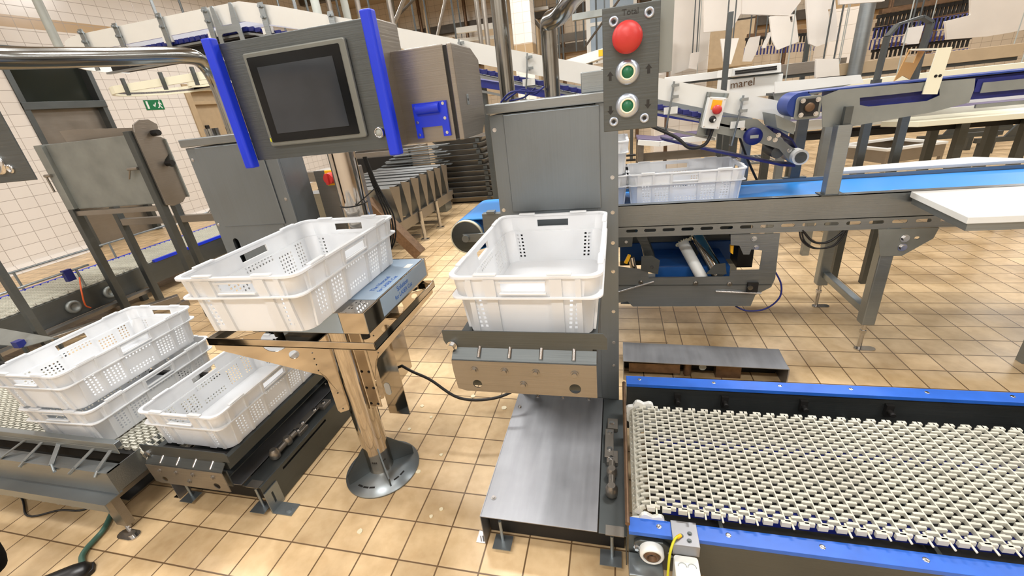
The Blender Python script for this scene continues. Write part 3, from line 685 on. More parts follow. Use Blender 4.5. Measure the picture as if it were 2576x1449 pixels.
bolts(MB(), [(x0+.008, PY0-.008, PZ0+.10), (x0+.008, PY0-.008, PZ0+.06), (x0+.008, PY0-.008, PZ0+.025), (x1-.01, PY0-.008, PZ0+.105), (x1-.01, PY0-.008, PZ0+.065), (x1-.01, PY0-.008, PZ0+.025)], .003, .002).build('bracket_screw', M['chrome'], h)
# cable ties and cables round the terminal post
MB().tube([(-1.037+.054*math.cos(a), 1.52+.054*math.sin(a), 1.13+.004*math.sin(a)) for a in [2*PI*i/20 for i in range(21)]], .0025, 6).tube([(-1.0, 1.475, 1.13), (-.90, 1.47, 1.19)], .0022, 6).build('cable_tie', M['black'], h)
b = MB()
for k_ in range(4): b.tube(smooth_path([(-.98+.004*k_, 1.575, 1.30), (-.965+.006*k_, 1.57, 1.20), (-.95+.011*k_, 1.565, 1.14-.006*k_), (-.935+.012*k_, 1.565, 1.05), (-.95+.010*k_, 1.565, .95), (-1.0, 1.575, .85), (-1.04, 1.578, .74)]), .0034, 7)
b.build('cable', M['black'], h)
tag(MB().tube(smooth_path([(-1.02, 1.50, .37), (-.93, 1.47, .345), (-.84, 1.46, .31), (-.70, 1.43, .24), (-.55, 1.45, .23), (-.44, 1.50, .26), (-.43, 1.585, .30)]), .0065, 10).build('black_hose', M['black']), 'black hose sagging between pedestal stand and raised lift', 'hose')

# ------------------------------------------------------------------ cream modular belts
def modular_belt(x0, x1, y0, y1, z, nose, name, parent, flip=False, axis='x', fine=1.0):
    """open grid belt; runs along x from a nose at x0 to x1 (or mirrored with the nose at x1)"""
    q, p, r = .0446*fine, .0278*fine, .052
    b = MB()
    def pos(s_, y, h):
        if s_ >= 0: X, Z = x0+r+s_, z+h
        else:
            a = min(-s_/r, 3.0); X, Z = x0+r-(r+h)*math.sin(a), z-r+(r+h)*math.cos(a)
        if flip: X = x0+x1-X
        return (X, y, Z) if axis == 'x' else (y, X, Z)
    def blk(s0, s1, ya, yb, h0, h1):
        vs = [pos(s_, y, h) for h in (h0, h1) for s_, y in ((s0, ya), (s1, ya), (s1, yb), (s0, yb))]
        f = [(3,2,1,0),(4,5,6,7),(0,1,5,4),(1,2,6,5),(2,3,7,6),(3,0,4,7)]
        if flip != (axis == 'y'): f = [t_[::-1] for t_ in f]
        b.add(vs, f)
    nr = int((x1-x0-r)/q); first = -int(nose*r/q) if nose else 0
    ny = int((y1-y0)/p)
    for i in range(first, nr):
        s_ = i*q
        blk(s_-.0018, s_+.0018, y0+(i % 2)*.008, y1-(i % 2)*.004, -.014, 0)
        for j in range(ny):
            y = y0+j*p
            blk(s_+.0018, s_+.0265, y, y+.0060, -.013, 0); blk(s_+.0018, s_+.020, y+.0085, y+.0110, -.013, -.004)
            y += p/2
            blk(s_-.0265, s_-.0018, y, y+.0060, -.013, 0); blk(s_-.020, s_-.0018, y+.0085, y+.0110, -.013, -.004)
            if j in (0, ny-1): blk(s_-.012, s_+.012, y0-.006 if j == 0 else y1-.012, y0+.004 if j == 0 else y1, -.016, 0)
    return b.build(name, M['belt'], parent)
def rods(x0, x1, y, z, parent, step):
    b = MB(); x = x0
    while x < x1:
        if RND.random() < .8: b.cyl((x, y-.016-.008*RND.random(), z-.008), (x, y+.02, z-.008), .0028, n=7)
        x += step
    b.build('hinge_rod', M['ivory'], parent)

c = thing('grid_belt_conveyor', 'cream open grid belt conveyor between blue rails, right foreground', 'conveyor', (1.2, 1.15, 0))
CX1 = 2.4
modular_belt(.042, CX1, .925, 1.375, .305, 3.0, 'grid_belt', c)
rods(.11, CX1, .925, .305, c, .0446)
MB().box(.036, CX1, 1.500, 1.556, .296, .311).build('blue_rail', M['blue'], c, .001)
MB().box(.030, CX1, .860, .907, .256, .271).build('blue_rail', M['blue'], c, .001)
MB().box(.13, CX1, .93, .975, .270, .288).box(.13, CX1, 1.2, 1.23, .270, .288).build('wear_strip', M['navy'], c)
b = MB().box(.036, CX1, 1.512, 1.518, .06, .298).box(.030, CX1, .872, .878, .10, .258).box(.036, CX1, 1.518, 1.552, .06, .066).box(.1, CX1, .878, .90, .10, .104)
for x in (.30, .85, 1.4, 1.95): b.box(x, x+.012, .878, 1.512, .16, .19)
b.build('side_frame', M['steel_dark'], c, .001)
MB().box(.11, CX1, .90, 1.49, .135, .14).build('dark_undersheet', M['dark'], c)
b = MB()
for x in (.24, .42, .70, .98): b.box(x-.012, x+.012, 1.495, 1.512, .22, .27).cyl((x, 1.5, .245), (x, 1.47, .245), .009, n=8)
b.build('guide_clip', M['dark'], c)
b = MB()
for x in (.5, 1.25, 2.0):
    for y in (.9, 1.49): b.box(x-.02, x+.02, y-.02, y+.02, .008, .14).cyl((x, y, 0), (x, y, .008), .04)
b.build('conveyor_leg', M['steel_dark'], c)
def sprocket(x, y, z, r, parent, w_=.016):
    o = []
    for i in range(48):
        a = 2*PI*i/48; k = .5+.5*math.cos(8*a); o.append((x+(r-.013+.013*k**.8)*math.cos(a+.3), z+(r-.013+.013*k**.8)*math.sin(a+.3)))
    MB().prism(o, 'y', y-w_/2, y+w_/2).build('sprocket', M['white'], parent)
sprocket(.094, 1.382, .253, .070, c); sprocket(.094, .912, .225, .066, c, .012)
b = MB().cyl((.026, .86, .300), (.026, 1.52, .300), .007)
b.build('transfer_rod', M['brown'], c)
screws = []
for x in (.115, .30, .53, .76, .98, 1.2, 1.5): screws.append((x, .887, .271))
for x in (.09, .38, .62, .86, 1.1, 1.35): screws.append((x, 1.534, .311))
b = MB()
for p in screws: b.lathe([(.0075, 0), (.006, .0012), (.003, .0006), (0, .0006)], p, 'z', 16)
b.build('rail_screw', M['chrome'], c)
# clamp plate with earth wire on the front rail, motor box below, bearing at the shaft end
b = MB().box(.148, .218, .834, .909, .2715, .276).box(.148, .218, .834, .838, .235, .2715)
b.build('clamp_plate', M['steel_top'], c, .001)
bolts(MB(), [(.172, .862, .276), (.196, .872, .276), (.192, .850, .276)], .0045, .003, 'z').build('clamp_screw', M['steel_dark'], c)
mb_ = MB().prism(rrect(.150, .214, .765, .833, .008), 'z', .08, .236).build('motor_cover', M['white'], c, .003)
b = MB()
for x in (.170, .195): b.tube([(x+.011*math.cos(a), .800+.011*math.sin(a), .2365) for a in [PI*i/8 for i in range(9)]], .0012, 5)
b.build('moulded_arc', M['grey'], mb_)
MB().tube(smooth_path([(.166, .857, .281), (.152, .842, .285), (.138, .815, .262), (.132, .79, .2), (.128, .77, .1), (.13, .76, .0)]), .0036, 8).build('earth_wire', M['wire'], c)
MB().cyl((.170, .860, .280), (.160, .851, .283), .0052, n=10).build('wire_lug', M['yellow'], c)
b = MB().prism([(.045, .20), (.06, .175), (.125, .175), (.155, .20), (.155, .215), (.125, .238), (.06, .238), (.045, .225)], 'y', .858, .872)
b.build('bearing_flange', M['steel_dark'], c, .003)
MB().lathe([(.034, 0), (.034, .020), (.029, .026), (.0255, .026), (.0255, .012), (0, .012)], (.094, .858, .207), '-y', 36).build('bearing_ring', M['white'], c)
MB().lathe([(.0235, .010), (.0235, .022), (.019, .027), (.013, .027), (.013, .012), (0, .012)], (.094, .858, .207), '-y', 30).build('bearing_insert', M['brown'], c)
bolts(MB(), [(.052, .858, .212), (.148, .858, .205)], .006, .012).build('flange_bolt', M['chrome'], c)
MB().box(.03, .125, .80, .868, .10, .168).build('front_bracket', M['steel'], c, .002)

# steel cover box behind the rear rail
c = thing('floor_cover_box', 'low steel cover box on the tiles behind blue rail', 'cover', (.42, 2.0, 0))
CB = MB().add([(.03, 1.945, .12), (.805, 1.925, .12), (.815, 2.105, .12), (.03, 2.135, .12), (.03, 1.945, .117), (.805, 1.925, .117), (.815, 2.105, .117), (.03, 2.135, .117)], [(0,1,2,3),(7,6,5,4),(0,4,5,1),(1,5,6,2),(2,6,7,3),(3,7,4,0)])
CB.box(.03, .034, 1.945, 2.13, 0, .117).box(.805, .81, 1.93, 2.105, 0, .117).box(.03, .81, 2.10, 2.104, 0, .117)
CB.build('cover_shell', M['steel_top'], c)
b = MB().box(.06, .32, 1.98, 2.02, .03, .085).cyl((.36, 2.0, .02), (.36, 2.0, .09), .02).box(.5, .62, 2.0, 2.05, .0, .07)
b.build('drive_parts', M['brown'], c); MB().cyl((.43, 1.985, .075), (.43, 1.98, .075), .018).build('grey_disc', M['grey'], c)
MB().box(.035, .80, 2.06, 2.064, .0, .115).build('back_plate', M['dark'], c)

# lower left grid belt carrying the stacked crates
c = thing('grid_belt_conveyor', 'cream grid belt conveyor under the two stacked crates at left', 'conveyor', (-3.2, 1.15, 0))
modular_belt(-4.4, -1.885, .925, 1.375, .305, 2.2, 'grid_belt', c, flip=True)
b = MB().box(-4.4, -1.93, .90, .925, .24, .29).box(-4.4, -1.93, 1.38, 1.40, .2, .33)
b.build('inner_guide', M['dark'], c)
MB().box(-4.4, -1.97, .83, 1.36, .10, .105).build('dark_undersheet', M['dark'], c)  # dark sheet added to darken the floor below this belt
b = MB().box(-4.4, -1.93, .868, .892, .350, .376).box(-4.4, -1.93, .868, .872, .325, .350)
b.build('guide_rail', M['steel'], c, .002)
b = MB().box(-4.4, -1.915, .795, .845, .296, .300).box(-4.4, -1.915, .795, .799, .19, .296).box(-1.919, -1.915, .799, 1.37, .20, .30)
b.build('side_frame', M['steel_h'], c)
b = MB()
for x, sk in ((-2.75, .01), (-2.52, .06), (-2.38, .02), (-2.22, -.05), (-2.09, .03), (-1.97, .0)): b.bar((x, .80, .303), (x+sk, .88, .345), .018, .004); b.cyl((x, .802, .302), (x-sk*.6, .785, .285), .006, n=8)
b.build('rail_bracket', M['steel'], c)
b = MB().box(-4.4, -1.93, .745, .815, .180, .184).box(-4.4, -1.93, .745, .749, .145, .18)
for i in range(28): b.box(-4.35+.085*i, -4.335+.085*i, .746, .748, .14, .146)
b.build('lower_channel', M['steel'], c)
b = MB()
for x in (-1.97, -3.4): b.box(x-.03, x+.03, .77, .80, .03, .18).box(x-.012, x+.012, .80, 1.30, .15, .17).box(x-.03, x+.03, 1.30, 1.33, .0, .25)
b.build('conveyor_leg', M['steel_warm'], c)
b = MB().cyl((-1.97, .785, .004), (-1.97, .785, .05), .012).prism(slot(-1.93, .755, .10, .045), 'z', 0, .006).cyl((-1.91, .755, .006), (-1.91, .755, .016), .014).cyl((-3.4, .785, 0), (-3.4, .785, .05), .03)
b.build('foot_pad', M['chrome'], c)
b = MB()
for x in (-1.86, -1.9): b.box(x-.01, x+.01, .95, 1.36, .21, .235)
for j in range(9): b.cyl((-1.885, .95+.05*j, .20), (-1.885, .97+.05*j, .20), .028, n=9)
b.build('end_sprocket', M['white'], c)
hp = [aZ(*p, .013) for p in ((283, 1288), (262, 1330), (238, 1358), (218, 1380), (206, 1402), (210, 1425))]
tag(MB().tube(smooth_path([aZ(298, 1262, .013)]+hp), .0105, 10).build('green_hose', M['hose']), 'green hose lying across the tiles by the black shoe', 'hose')
tag(MB().tube(smooth_path([(-3.1, .95, .012), (-2.7, .83, .006), (-2.52, .755, .006), (-2.40, .80, .006), (-2.28, .82, .006), (-2.2, .90, .02)]), .004, 6).build('thin_cable', M['black']), 'thin black cable on the tiles at the left edge', 'cable')

# rear left conveyor along the wall
c = thing('grid_belt_conveyor', 'long cream belt conveyor running back along the white tiled wall', 'conveyor', (-4.87, 3.0, 0))
modular_belt(.8, 4.9, -5.18, -4.58, .35, 0, 'grid_belt', c, axis='y', fine=1.3)
MB().box(-5.17, -4.59, .8, 4.9, .326, .334).build('belt_bed', M['belt'], c)
b = MB().box(-4.58, -4.555, .8, 4.9, .13, .325).box(-5.205, -5.18, .8, 4.9, .13, .325)
b.build('side_frame', M['steel_dark'], c)
MB().box(-4.575, -4.545, 3.1, 4.9, .325, .352).box(-5.215, -5.185, .8, 4.9, .325, .352).build('blue_edge', M['blueh'], c)
b = MB()
for y in (2.32, 2.62): b.lathe([(.055, 0), (.055, .02), (.035, .03), (.035, .012), (0, .012)], (-4.555, y, .22), 'x', 26)
b.build('bearing', M['galv'], c)
b = MB().cyl((-4.60, .8, .50), (-4.60, 2.6, .50), .010, n=8).cyl((-5.2, .8, .52), (-5.2, 4.6, .52), .010, n=8)
for y in (1.0, 1.7, 2.4, 3.2, 4.0): b.cyl((-5.2, y, .33), (-5.2, y, .52), .010, n=8)
for y in (1.0, 1.8, 2.5): b.cyl((-4.60, y, .33), (-4.60, y, .50), .010, n=8)
b.build('guide_rod', M['steel'], c)
MB().box(-4.62, -4.58, 2.40, 2.46, .42, .52).build('blue_clamp', M['navy'], c)
b = MB()
for y in (1.2, 2.9, 4.6):
    for x in (-4.62, -5.14): b.box(x-.025, x+.025, y-.025, y+.025, 0, .13)
b.build('conveyor_leg', M['steel_dark'], c)
MB().box(-4.54, -4.46, .9, 2.9, .10, .13).build('side_channel', M['steel_warm'], c)
c = thing('belt_end_unit', 'small blue and white conveyor end beside lowered lift cabinet', 'conveyor', (-4.0, 4.5, 0))
MB().box(-4.45, -3.5, 4.25, 4.9, .36, .40).build('white_bed', M['white'], c); MB().box(-4.45, -3.5, 4.22, 4.25, .33, .405).box(-4.1, -3.5, 4.3, 4.42, .40, .404).build('blue_edge', M['blueh'], c)
MB().box(-4.4, -3.5, 4.26, 4.3, .12, .33).box(-4.4, -4.34, 4.3, 4.36, 0, .36).box(-3.56, -3.5, 4.3, 4.36, 0, .36).build('end_frame', M['steel_dark'], c)

# steel channel and lower rails in front of the tall stand
c = thing('sloped_guard', 'sloping grey guard sheet at the far left edge', 'guard', (-3.3, 1.6, 0))
g0, g1, g2, g3 = aZ(-60, 815, .46), aZ(140, 850, .44), aZ(60, 872, .40), aZ(-60, 862, .40)
MB().add([tuple(p) for p in (g0, g1, g2, g3)]+[tuple(p-V((0,0,.004))) for p in (g0, g1, g2, g3)], [(3,2,1,0),(4,5,6,7),(0,1,5,4),(1,2,6,5),(2,3,7,6),(3,0,4,7)]).build('guard_sheet', M['galv'], c)
e = MB()
for p in (g1, g2, g0, g3): e.cyl((p.x, p.y, 0), (p.x, p.y, p.z-.002), .012, n=8)
e.build('guard_post', M['steel_dark'], c)
MB().box(g2.x-.05, g2.x, g2.y-.02, g2.y+.02, .40, .44).build('blue_clip', M['navy'], c)
tag(MB().tube(smooth_path([(-4.52, 2.45, .44), (-4.46, 2.38, .34), (-4.47, 2.36, .22), (-4.50, 2.40, .17)]), .006, 6).build('orange_cord', M['orange']), 'short orange cord hanging from the wall side conveyor', 'cord')
tag(MB().bar((-4.42, 2.0, .075), (-3.95, 2.75, .095), .07, .07).box(-4.45, -4.39, 1.95, 2.05, 0, .045).box(-3.98, -3.92, 2.7, 2.8, 0, .06).build('floor_channel', M['steel_warm'], None, .003), 'steel channel lying behind the topmost left crate', 'channel')

# tall stand with open steel hopper
c = thing('hopper_stand', 'tall steel stand holding a flat sheet hopper before the door', 'stand', (-3.95, 2.7, 0))
HY = 2.6
b = MB().box(-4.36, -3.50, HY, HY+.004, 1.0, 1.505).box(-4.36, -3.46, HY, HY+.2, .995, 1.0).box(-4.44, -4.36, HY-.03, HY+.2, 1.0, 1.51).box(-4.44, -3.4, HY+.19, HY+.2, 1.0, 1.45)
b.build('hopper_sheet', M['galv'], c, .004)
b = MB().prism([(-4.42, 1.51), (-3.5, 1.505), (-3.5, 1.545), (-4.3, 1.60), (-4.44, 1.60)], 'y', HY+.19, HY+.2)
b.build('hopper_back', M['steel_warm'], c)
o = [(2.60, .98), (2.66, .96), (2.74, .97), (2.80, 1.02), (2.815, 1.12), (2.80, 1.24), (2.765, 1.245), (2.73, 1.26), (2.735, 1.30), (2.79, 1.34), (2.815, 1.45), (2.78, 1.47), (2.745, 1.48), (2.745, 1.505), (2.79, 1.53), (2.795, 1.56), (2.74, 1.60), (2.68, 1.60), (2.62, 1.57), (2.60, 1.52)]
MB().prism(o, 'x', -3.44, -3.42).build('side_plate', M['steel_warm'], c, .003)
b = MB().cyl((-3.42, 2.73, 1.50), (-3.36, 2.73, 1.50), .022, n=10).cyl((-3.42, 2.74, 1.275), (-3.36, 2.74, 1.275), .022, n=10)
b.build('knob', M['black'], c)
for p, q in (((-4.42, HY, 0), (-4.42, HY, 1.5)), ((-3.47, HY, 0), (-3.47, HY, 1.53)), ((-4.42, 2.9, 0), (-4.42, 2.9, 1.0)), ((-3.72, 2.9, 0), (-3.72, 2.9, 1.0))):
    MB().bar(p, q, .055, .055).build('leg', M['steel_dark'], c, .003)
MB().bar((-4.42, 2.9, .80), (-3.0, 2.9, .80), .05, .06).bar((-4.42, HY, .96), (-3.47, HY, .96), .03, .04).bar((-4.42, 2.9, .97), (-4.42, HY, .97), .03, .04).bar((-3.3, 3.2, 1.06), (-2.3, 3.2, 1.02), .06, .08).bar((-3.42, 2.9, .80), (-3.3, 3.2, 1.06), .04, .04).build('cross_bar', M['steel_warm'], c, .002)
b = MB().cyl((-3.60, HY-.03, 1.27), (-3.50, HY-.03, 1.27), .012, n=8).cyl((-3.58, HY-.03, 1.27), (-3.63, HY-.03, 1.20), .006, n=6).cyl((-4.47, HY-.04, 1.28), (-4.40, HY-.04, 1.28), .012, n=8).cyl((-4.46, HY-.04, 1.28), (-4.46, HY-.04, 1.15), .008, n=6)
b.build('toggle_clamp', M['steel_warm'], c)
pp = aX(48, 756, -3.5)
tag(MB().box(pp.x-.018, pp.x+.018, pp.y-.018, pp.y+.018, 0, 1.2).build('angled_post', M['steel_dark']), 'dark slim post crossing the wall side conveyor at far left', 'post')

# ------------------------------------------------------------------ bright blue belt conveyor
c = thing('blue_belt_conveyor', 'steel conveyor with bright blue flat belt behind the middle lift', 'conveyor', (.9, 2.6, 0))
BX0, BX1 = -.88, 3.4
b = MB().box(BX0, BX1, 2.345, 2.845, .815, .822)
b.lathe([(.106, 0), (.106, .5)], (BX0, 2.845, .716), '-y', 40).add([(BX0, 2.345, .610), (BX0, 2.845, .610), (-.3, 2.845, .765), (-.3, 2.345, .765), (BX0, 2.345, .616), (BX0, 2.845, .616), (-.3, 2.845, .771), (-.3, 2.345, .771)], [(0,1,2,3),(7,6,5,4),(0,4,5,1),(1,5,6,2),(2,6,7,3),(3,7,4,0)]).box(-.3, BX1, 2.345, 2.845, .765, .771)
b.build('flat_belt', M['bluebelt'], c)
q = [aZ(*p, .8228) for p in ((2135, 490), (2285, 473), (2180, 487))]
lab(MB().prism([(p.x, p.y) for p in q], 'z', .8222, .8228).build('belt_scuff', M['film'], c), 'pale scuff mark on the belt')
d = MB().lathe([(0, 0), (.100, 0), (.103, .004), (.103, .02), (.094, .024), (0, .024)], (BX0, 2.345, .716), '-y', 40)
lab(MB().lathe([(.1035, 0), (.1035, .026), (.097, .026), (.097, 0)], (BX0, 2.346, .716), '-y', 40).build('drum_rim', M['ivory'], c), 'ivory rim of the end drum')
d.build('end_drum', M['steel_dark'], c)
b = MB().box(BX0-.02, -.60, 2.308, 2.318, .69, .742).cyl((BX0-.0, 2.318, .716), (BX0-.0, 2.29, .716), .022, n=12).box(-.76, -.45, 2.30, 2.34, .742, .86).box(-.73, -.68, 2.29, 2.33, .86, .875)
b.build('take_up_arm', M['steel'], c, .002)
# near side rail with slotted skirt
sl = []
x = .05; k_ = 0
while x < 3.3:
    sl.append(slot(x+.03, .727, .062, .017)); x += .094; k_ += 1
MB().plate(rect(0.0, BX1, .692, .868), sl, 'y', 2.296, 2.300).build('side_rail', M['steel_h'], c)
b = MB().box(0.0, BX1, 2.296, 2.34, .864, .868).box(0.0, BX1, 2.296, 2.335, .748, .752).box(-.5, 0, 2.296, 2.30, .70, .868)
b.box(-.5, BX1, 2.852, 2.868, .70, .842)
b.build('rail_flange', M['steel_h'], c)
for x, y in ((1.287, 2.325), (1.267, 2.835), (-.45, 2.325), (-.45, 2.835)):
    MB().box(x-.03, x+.03, y-.03, y+.03, .16, .70).build('leg', M['steel'], c, .006)
    lf = MB().cyl((x, y, .006), (x, y, .16), .011, n=12).cyl((x, y, .10), (x, y, .118), .016, n=6, smooth=False)
    lf.prism([(p[0]+x+.025, p[1]+y-.006) for p in slot(0, 0, .10, .042)], 'z', 0, .007)
    lf.build('levelling_foot', M['chrome'], c)
MB().box(1.257, 1.297, 2.35, 2.81, .215, .255).build('cross_brace', M['steel'], c, .004)
b = MB().plate([(1.22, .692), (1.24, .61), (1.255, .555), (1.345, .555), (1.45, .64), (1.46, .692)], [slot(1.385, .645, .022, .014)], 'y', 2.288, 2.293)
b.build('leg_bracket', M['galv'], c); bolts(MB(), [(1.335, 2.288, .645), (1.335, 2.288, .60)], .013, .014).build('bracket_bolt', M['chrome'], c)
b = MB()
for x in (1.20, 1.19): b.tube(smooth_path([(x-.30, 2.31, .70), (x-.28, 2.30, .64), (x-.22, 2.30, .60), (x-.14, 2.30, .615), (x-.10, 2.305, .69)]), .004, 6)
b.tube(smooth_path([(.90, 2.30, .70), (.96, 2.30, .635), (1.03, 2.30, .635), (1.10, 2.31, .70)]), .006, 6)
b.build('cable_loop', M['black'], c)
# post on the rail carrying the small upper conveyor
pz = aY(2074, 498, 2.3); pt = aY(2110, 312, 2.3)
c = thing('small_upper_conveyor', 'short steel conveyor with deep blue belt above the bright blue belt', 'conveyor', (1.1, 2.4, .868))
MB().plate(rrect(.968, 1.026, 2.296, 2.35, .004), [rrect(.972, 1.022, 2.300, 2.346, .003)], 'z', .868, 1.185).build('post', M['steel'], c)
MB().box(.95, 1.05, 2.286, 2.36, .868, .873).build('post_foot', M['steel_dark'], c)
MB().box(.99, 1.02, 2.31, 2.335, 1.1, 1.26).build('inner_tube', M['steel_dark'], c)
U = lambda pts, Y: [((q := aY(*p, Y)).x, q.z) for p in pts]
outl = [(2066, 243), (2110, 226), (2240, 214), (2452, 197), (2449, 225), (2436, 258), (2340, 283), (2240, 300), (2140, 318), (2068, 320)]
hole = [(2162, 246), (2250, 237), (2362, 224), (2362, 240), (2330, 254), (2185, 268), (2162, 264)]
MB().plate(U(outl, 2.36)[::-1], [U(hole, 2.36)], 'y', 2.356, 2.360).build('side_plate', M['galv'], c)
q0, q1 = aY(2040, 258, 2.36), aY(2000, 262, 2.36)
MB().prism(rrect(q1.x+.0, q1.x+.105, 1.218, 1.318, .015), 'y', 2.350, 2.357).build('bearing_plate', M['galv'], c, .002)
bcx, bcz = q1.x+.052, 1.270
MB().prism(rrect(bcx-.038, bcx+.038, bcz-.038, bcz+.038, .008), 'y', 2.335, 2.350).build('bearing_block', M['black'], c, .003)
lab(MB().lathe([(.020, 0), (.020, .008), (.016, .010), (0, .010)], (bcx, 2.335, bcz), '-y').build('bearing_cap', M['brown'], c), 'rust brown bearing cap')
bolts(MB(), [(bcx+sx*.030, 2.335, bcz+sz*.030) for sx in (-1, 1) for sz in (-1, 1)], .007, .010).build('bearing_bolt', M['chrome'], c)
zt = aY(2300, 207, 2.36).z+.006
b = MB().box(bcx-.005, 2.6, 2.362, 2.50, zt-.006, zt).lathe([(.054, 0), (.054, .14)], (bcx-.03, 2.50, zt-.054), '-y', 32)
b.box(bcx-.03, bcx, 2.362, 2.50, zt-.006, zt)
b.build('belt', M['blue2'], c)
b = MB().box(bcx+.1, 2.6, 2.38, 2.49, zt-.10, zt-.012).box(1.48, 2.6, 2.365, 2.37, zt-.07, zt-.02)
b.build('belt_bed', M['navy'], c)
MB().box(1.5, 2.6, 2.36, 2.364, zt-.075, zt-.035).box(1.5, 2.6, 2.36, 2.37, zt-.135, zt-.12).build('guard_strip', M['galv'], c)
q_ = aY(1997, 448, 2.862)
MB().box(q_.x-.025, q_.x+.025, 2.850, 2.885, .842, zt-.06).box(q_.x-.06, q_.x+.06, 2.848, 2.885, .842, .848).bar((q_.x, 2.86, zt-.08), (q_.x+.05, 2.45, zt-.08), .03, .03).build('leg', M['steel_dark'], c)
MB().box(2.3, 2.34, 2.38, 2.42, .8225, zt-.02).build('leg', M['steel_dark'], c)
s0, s1, s2, s3 = aY(1962, 300, 2.36), aY(2012, 318, 2.36), aY(2003, 345, 2.36), aY(1955, 322, 2.36)
MB().plate(U([(1955, 288), (2008, 312), (2003, 340), (1960, 322)], 2.37)[::-1], [], 'y', 2.40, 2.60).build('chute_plate', M['galv'], c)
# plastic deflector arch over the small conveyor
c = thing('deflector_arch', 'ivory bent plastic strip with notched tan leg over the small conveyor', 'deflector', (1.2, 2.4, zt))
f0, f1, f2, f3 = [aY(*p, 2.35) for p in ((2358, 121), (2394, 118), (2356, 237), (2319, 237))]
MB().prism([(f3.x, f3.z), (f2.x, f2.z), (f1.x, f1.z), (f0.x, f0.z)], 'y', 2.345, 2.352).build('front_strip', M['ivory'], c)
r0, r1, r2, r3 = [aY(*p, 2.50) for p in ((2290, 123), (2330, 125), (2290, 200), (2250, 205))]
rm = aY(2272, 190, 2.50)
MB().plate([(r3.x, r3.z-.0), (rm.x, rm.z), (r2.x, r2.z), (r1.x, r1.z), (r0.x, r0.z)], [[(p.x, p.z) for p in [aY(*a_, 2.50) for a_ in ((2277, 156), (2300, 158), (2312, 128), (2290, 128))]]], 'y', 2.503, 2.51).build('rear_strip', M['amber'], c)
MB().add([tuple(f0), tuple(f1), tuple(r1), tuple(r0)]+[tuple(p-V((0,0,.006))) for p in (f0, f1, r1, r0)], [(0,1,2,3),(7,6,5,4),(0,4,5,1),(1,5,6,2),(2,6,7,3),(3,7,4,0)]).build('top_strip', M['ivory'], c)
bolts(MB(), [(f3.x+.03, 2.345, (f3.z+f0.z)/2-.02), (f3.x+.045, 2.345, (f3.z+f0.z)/2-.02)], .004, .004).build('strip_bolt', M['black'], c)
# bent flat bracket behind
pts = [aY(*p, 3.2) for p in ((2205, 200), (2232, 92), (2258, 62), (2318, 42), (2342, 57), (2318, 130), (2296, 215))]
b = MB()
for p, q in zip(pts, pts[1:]): b.bar(p, q, .012, .055, (0, 1, 0))
for p in (pts[0], pts[-1]): b.box(p.x-.02, p.x+.02, 3.18, 3.22, 0, p.z)
tag(b.build('bent_bracket', M['steel_dark']), 'tall arched flat steel bracket behind the ivory deflector strip', 'bracket')

# ------------------------------------------------------------------ unit hung under the blue conveyor
c = thing('brush_unit', 'steel carriage with small roller brushes hung under the blue conveyor', 'machine', (.4, 2.35, .69))
outl = [(1838, 590), (1962, 587), (1950, 700), (1940, 722), (1900, 742), (1888, 770), (1592, 771), (1578, 758), (1555, 762), (1555, 670), (1630, 680), (1632, 700), (1835, 695), (1838, 680), (1910, 678), (1918, 630), (1890, 627), (1885, 640), (1870, 640), (1860, 618), (1838, 616)]
MB().plate(U(outl, 2.305)[::-1], [], 'y', 2.304, 2.308).build('near_plate', M['steel_h'], c)
q = aY(1590, 700, 2.3)
b = MB().box(.02, .80, 2.76, 2.764, .34, .60).box(.02, .72, 2.31, 2.76, .275, .279).box(.0, .8, 2.302, 2.312, .395, .402)
b.build('rear_plate', M['steel_dark'], c)
b = MB().prism([(.22, .40), (.62, .40), (.62, .46), (.22, .46)], 'y', 2.42, 2.72).box(.02, .70, 2.74, 2.758, .38, .50)
b.build('blue_bed', M['blue3'], c)
def roller(p, q, r, mat, nm): MB().cyl(p, q, r, n=16).build(nm, mat, c)
roller((.375, 2.52, .575), (.475, 2.34, .40), .031, M['white'], 'pale_roller'); roller((.455, 2.56, .60), (.56, 2.38, .42), .036, M['mirror'], 'steel_roller')
roller((.16, 2.52, .60), (.19, 2.36, .47), .026, M['steel_dark'], 'steel_roller'); roller((.08, 2.36, .55), (.11, 2.34, .40), .018, M['mirror'], 'steel_roller')
b = MB()
for (p, q, r) in (((.375, 2.52, .575), (.475, 2.34, .40), .034), ((.455, 2.56, .60), (.56, 2.38, .42), .039)):
    p, q = V(p), V(q); d = (q-p).normalized(); a = d.orthogonal().normalized(); e = d.cross(a)
    for k_ in range(16):
        n_ = a*math.cos(k_*PI/8)+e*math.sin(k_*PI/8); b.cyl(p+n_*r*.8, p+n_*r*1.25, .0035, n=5)
b.build('bristle', M['ivory'], c)
b = MB().plate(U([(1750, 592), (1735, 620), (1715, 650), (1740, 660), (1762, 625), (1775, 596)], 2.62)[::-1], [], 'y', 2.60, 2.66).plate(U([(1600, 595), (1625, 592), (1650, 655), (1635, 660)], 2.40)[::-1], [], 'y', 2.40, 2.55)
b.plate(U([(1775, 690), (1800, 665), (1825, 662), (1828, 690)], 2.312)[::-1], [], 'y', 2.312, 2.316).plate(U([(1612, 680), (1614, 645), (1640, 643), (1660, 655), (1655, 690)], 2.300)[::-1], [], 'y', 2.298, 2.302).plate(U([(1555, 598), (1592, 596), (1590, 620), (1555, 622)], 2.30)[::-1], [], 'y', 2.298, 2.302)
b.build('roller_holder', M['steel_dark'], c)
MB().cyl(aY(1800, 733, 2.295), aY(1915, 738, 2.295), .006, n=10).cyl(aY(1550, 736, 2.295), aY(1645, 708, 2.295), .006, n=10).build('pull_rod', M['chrome'], c)
b = MB(); 
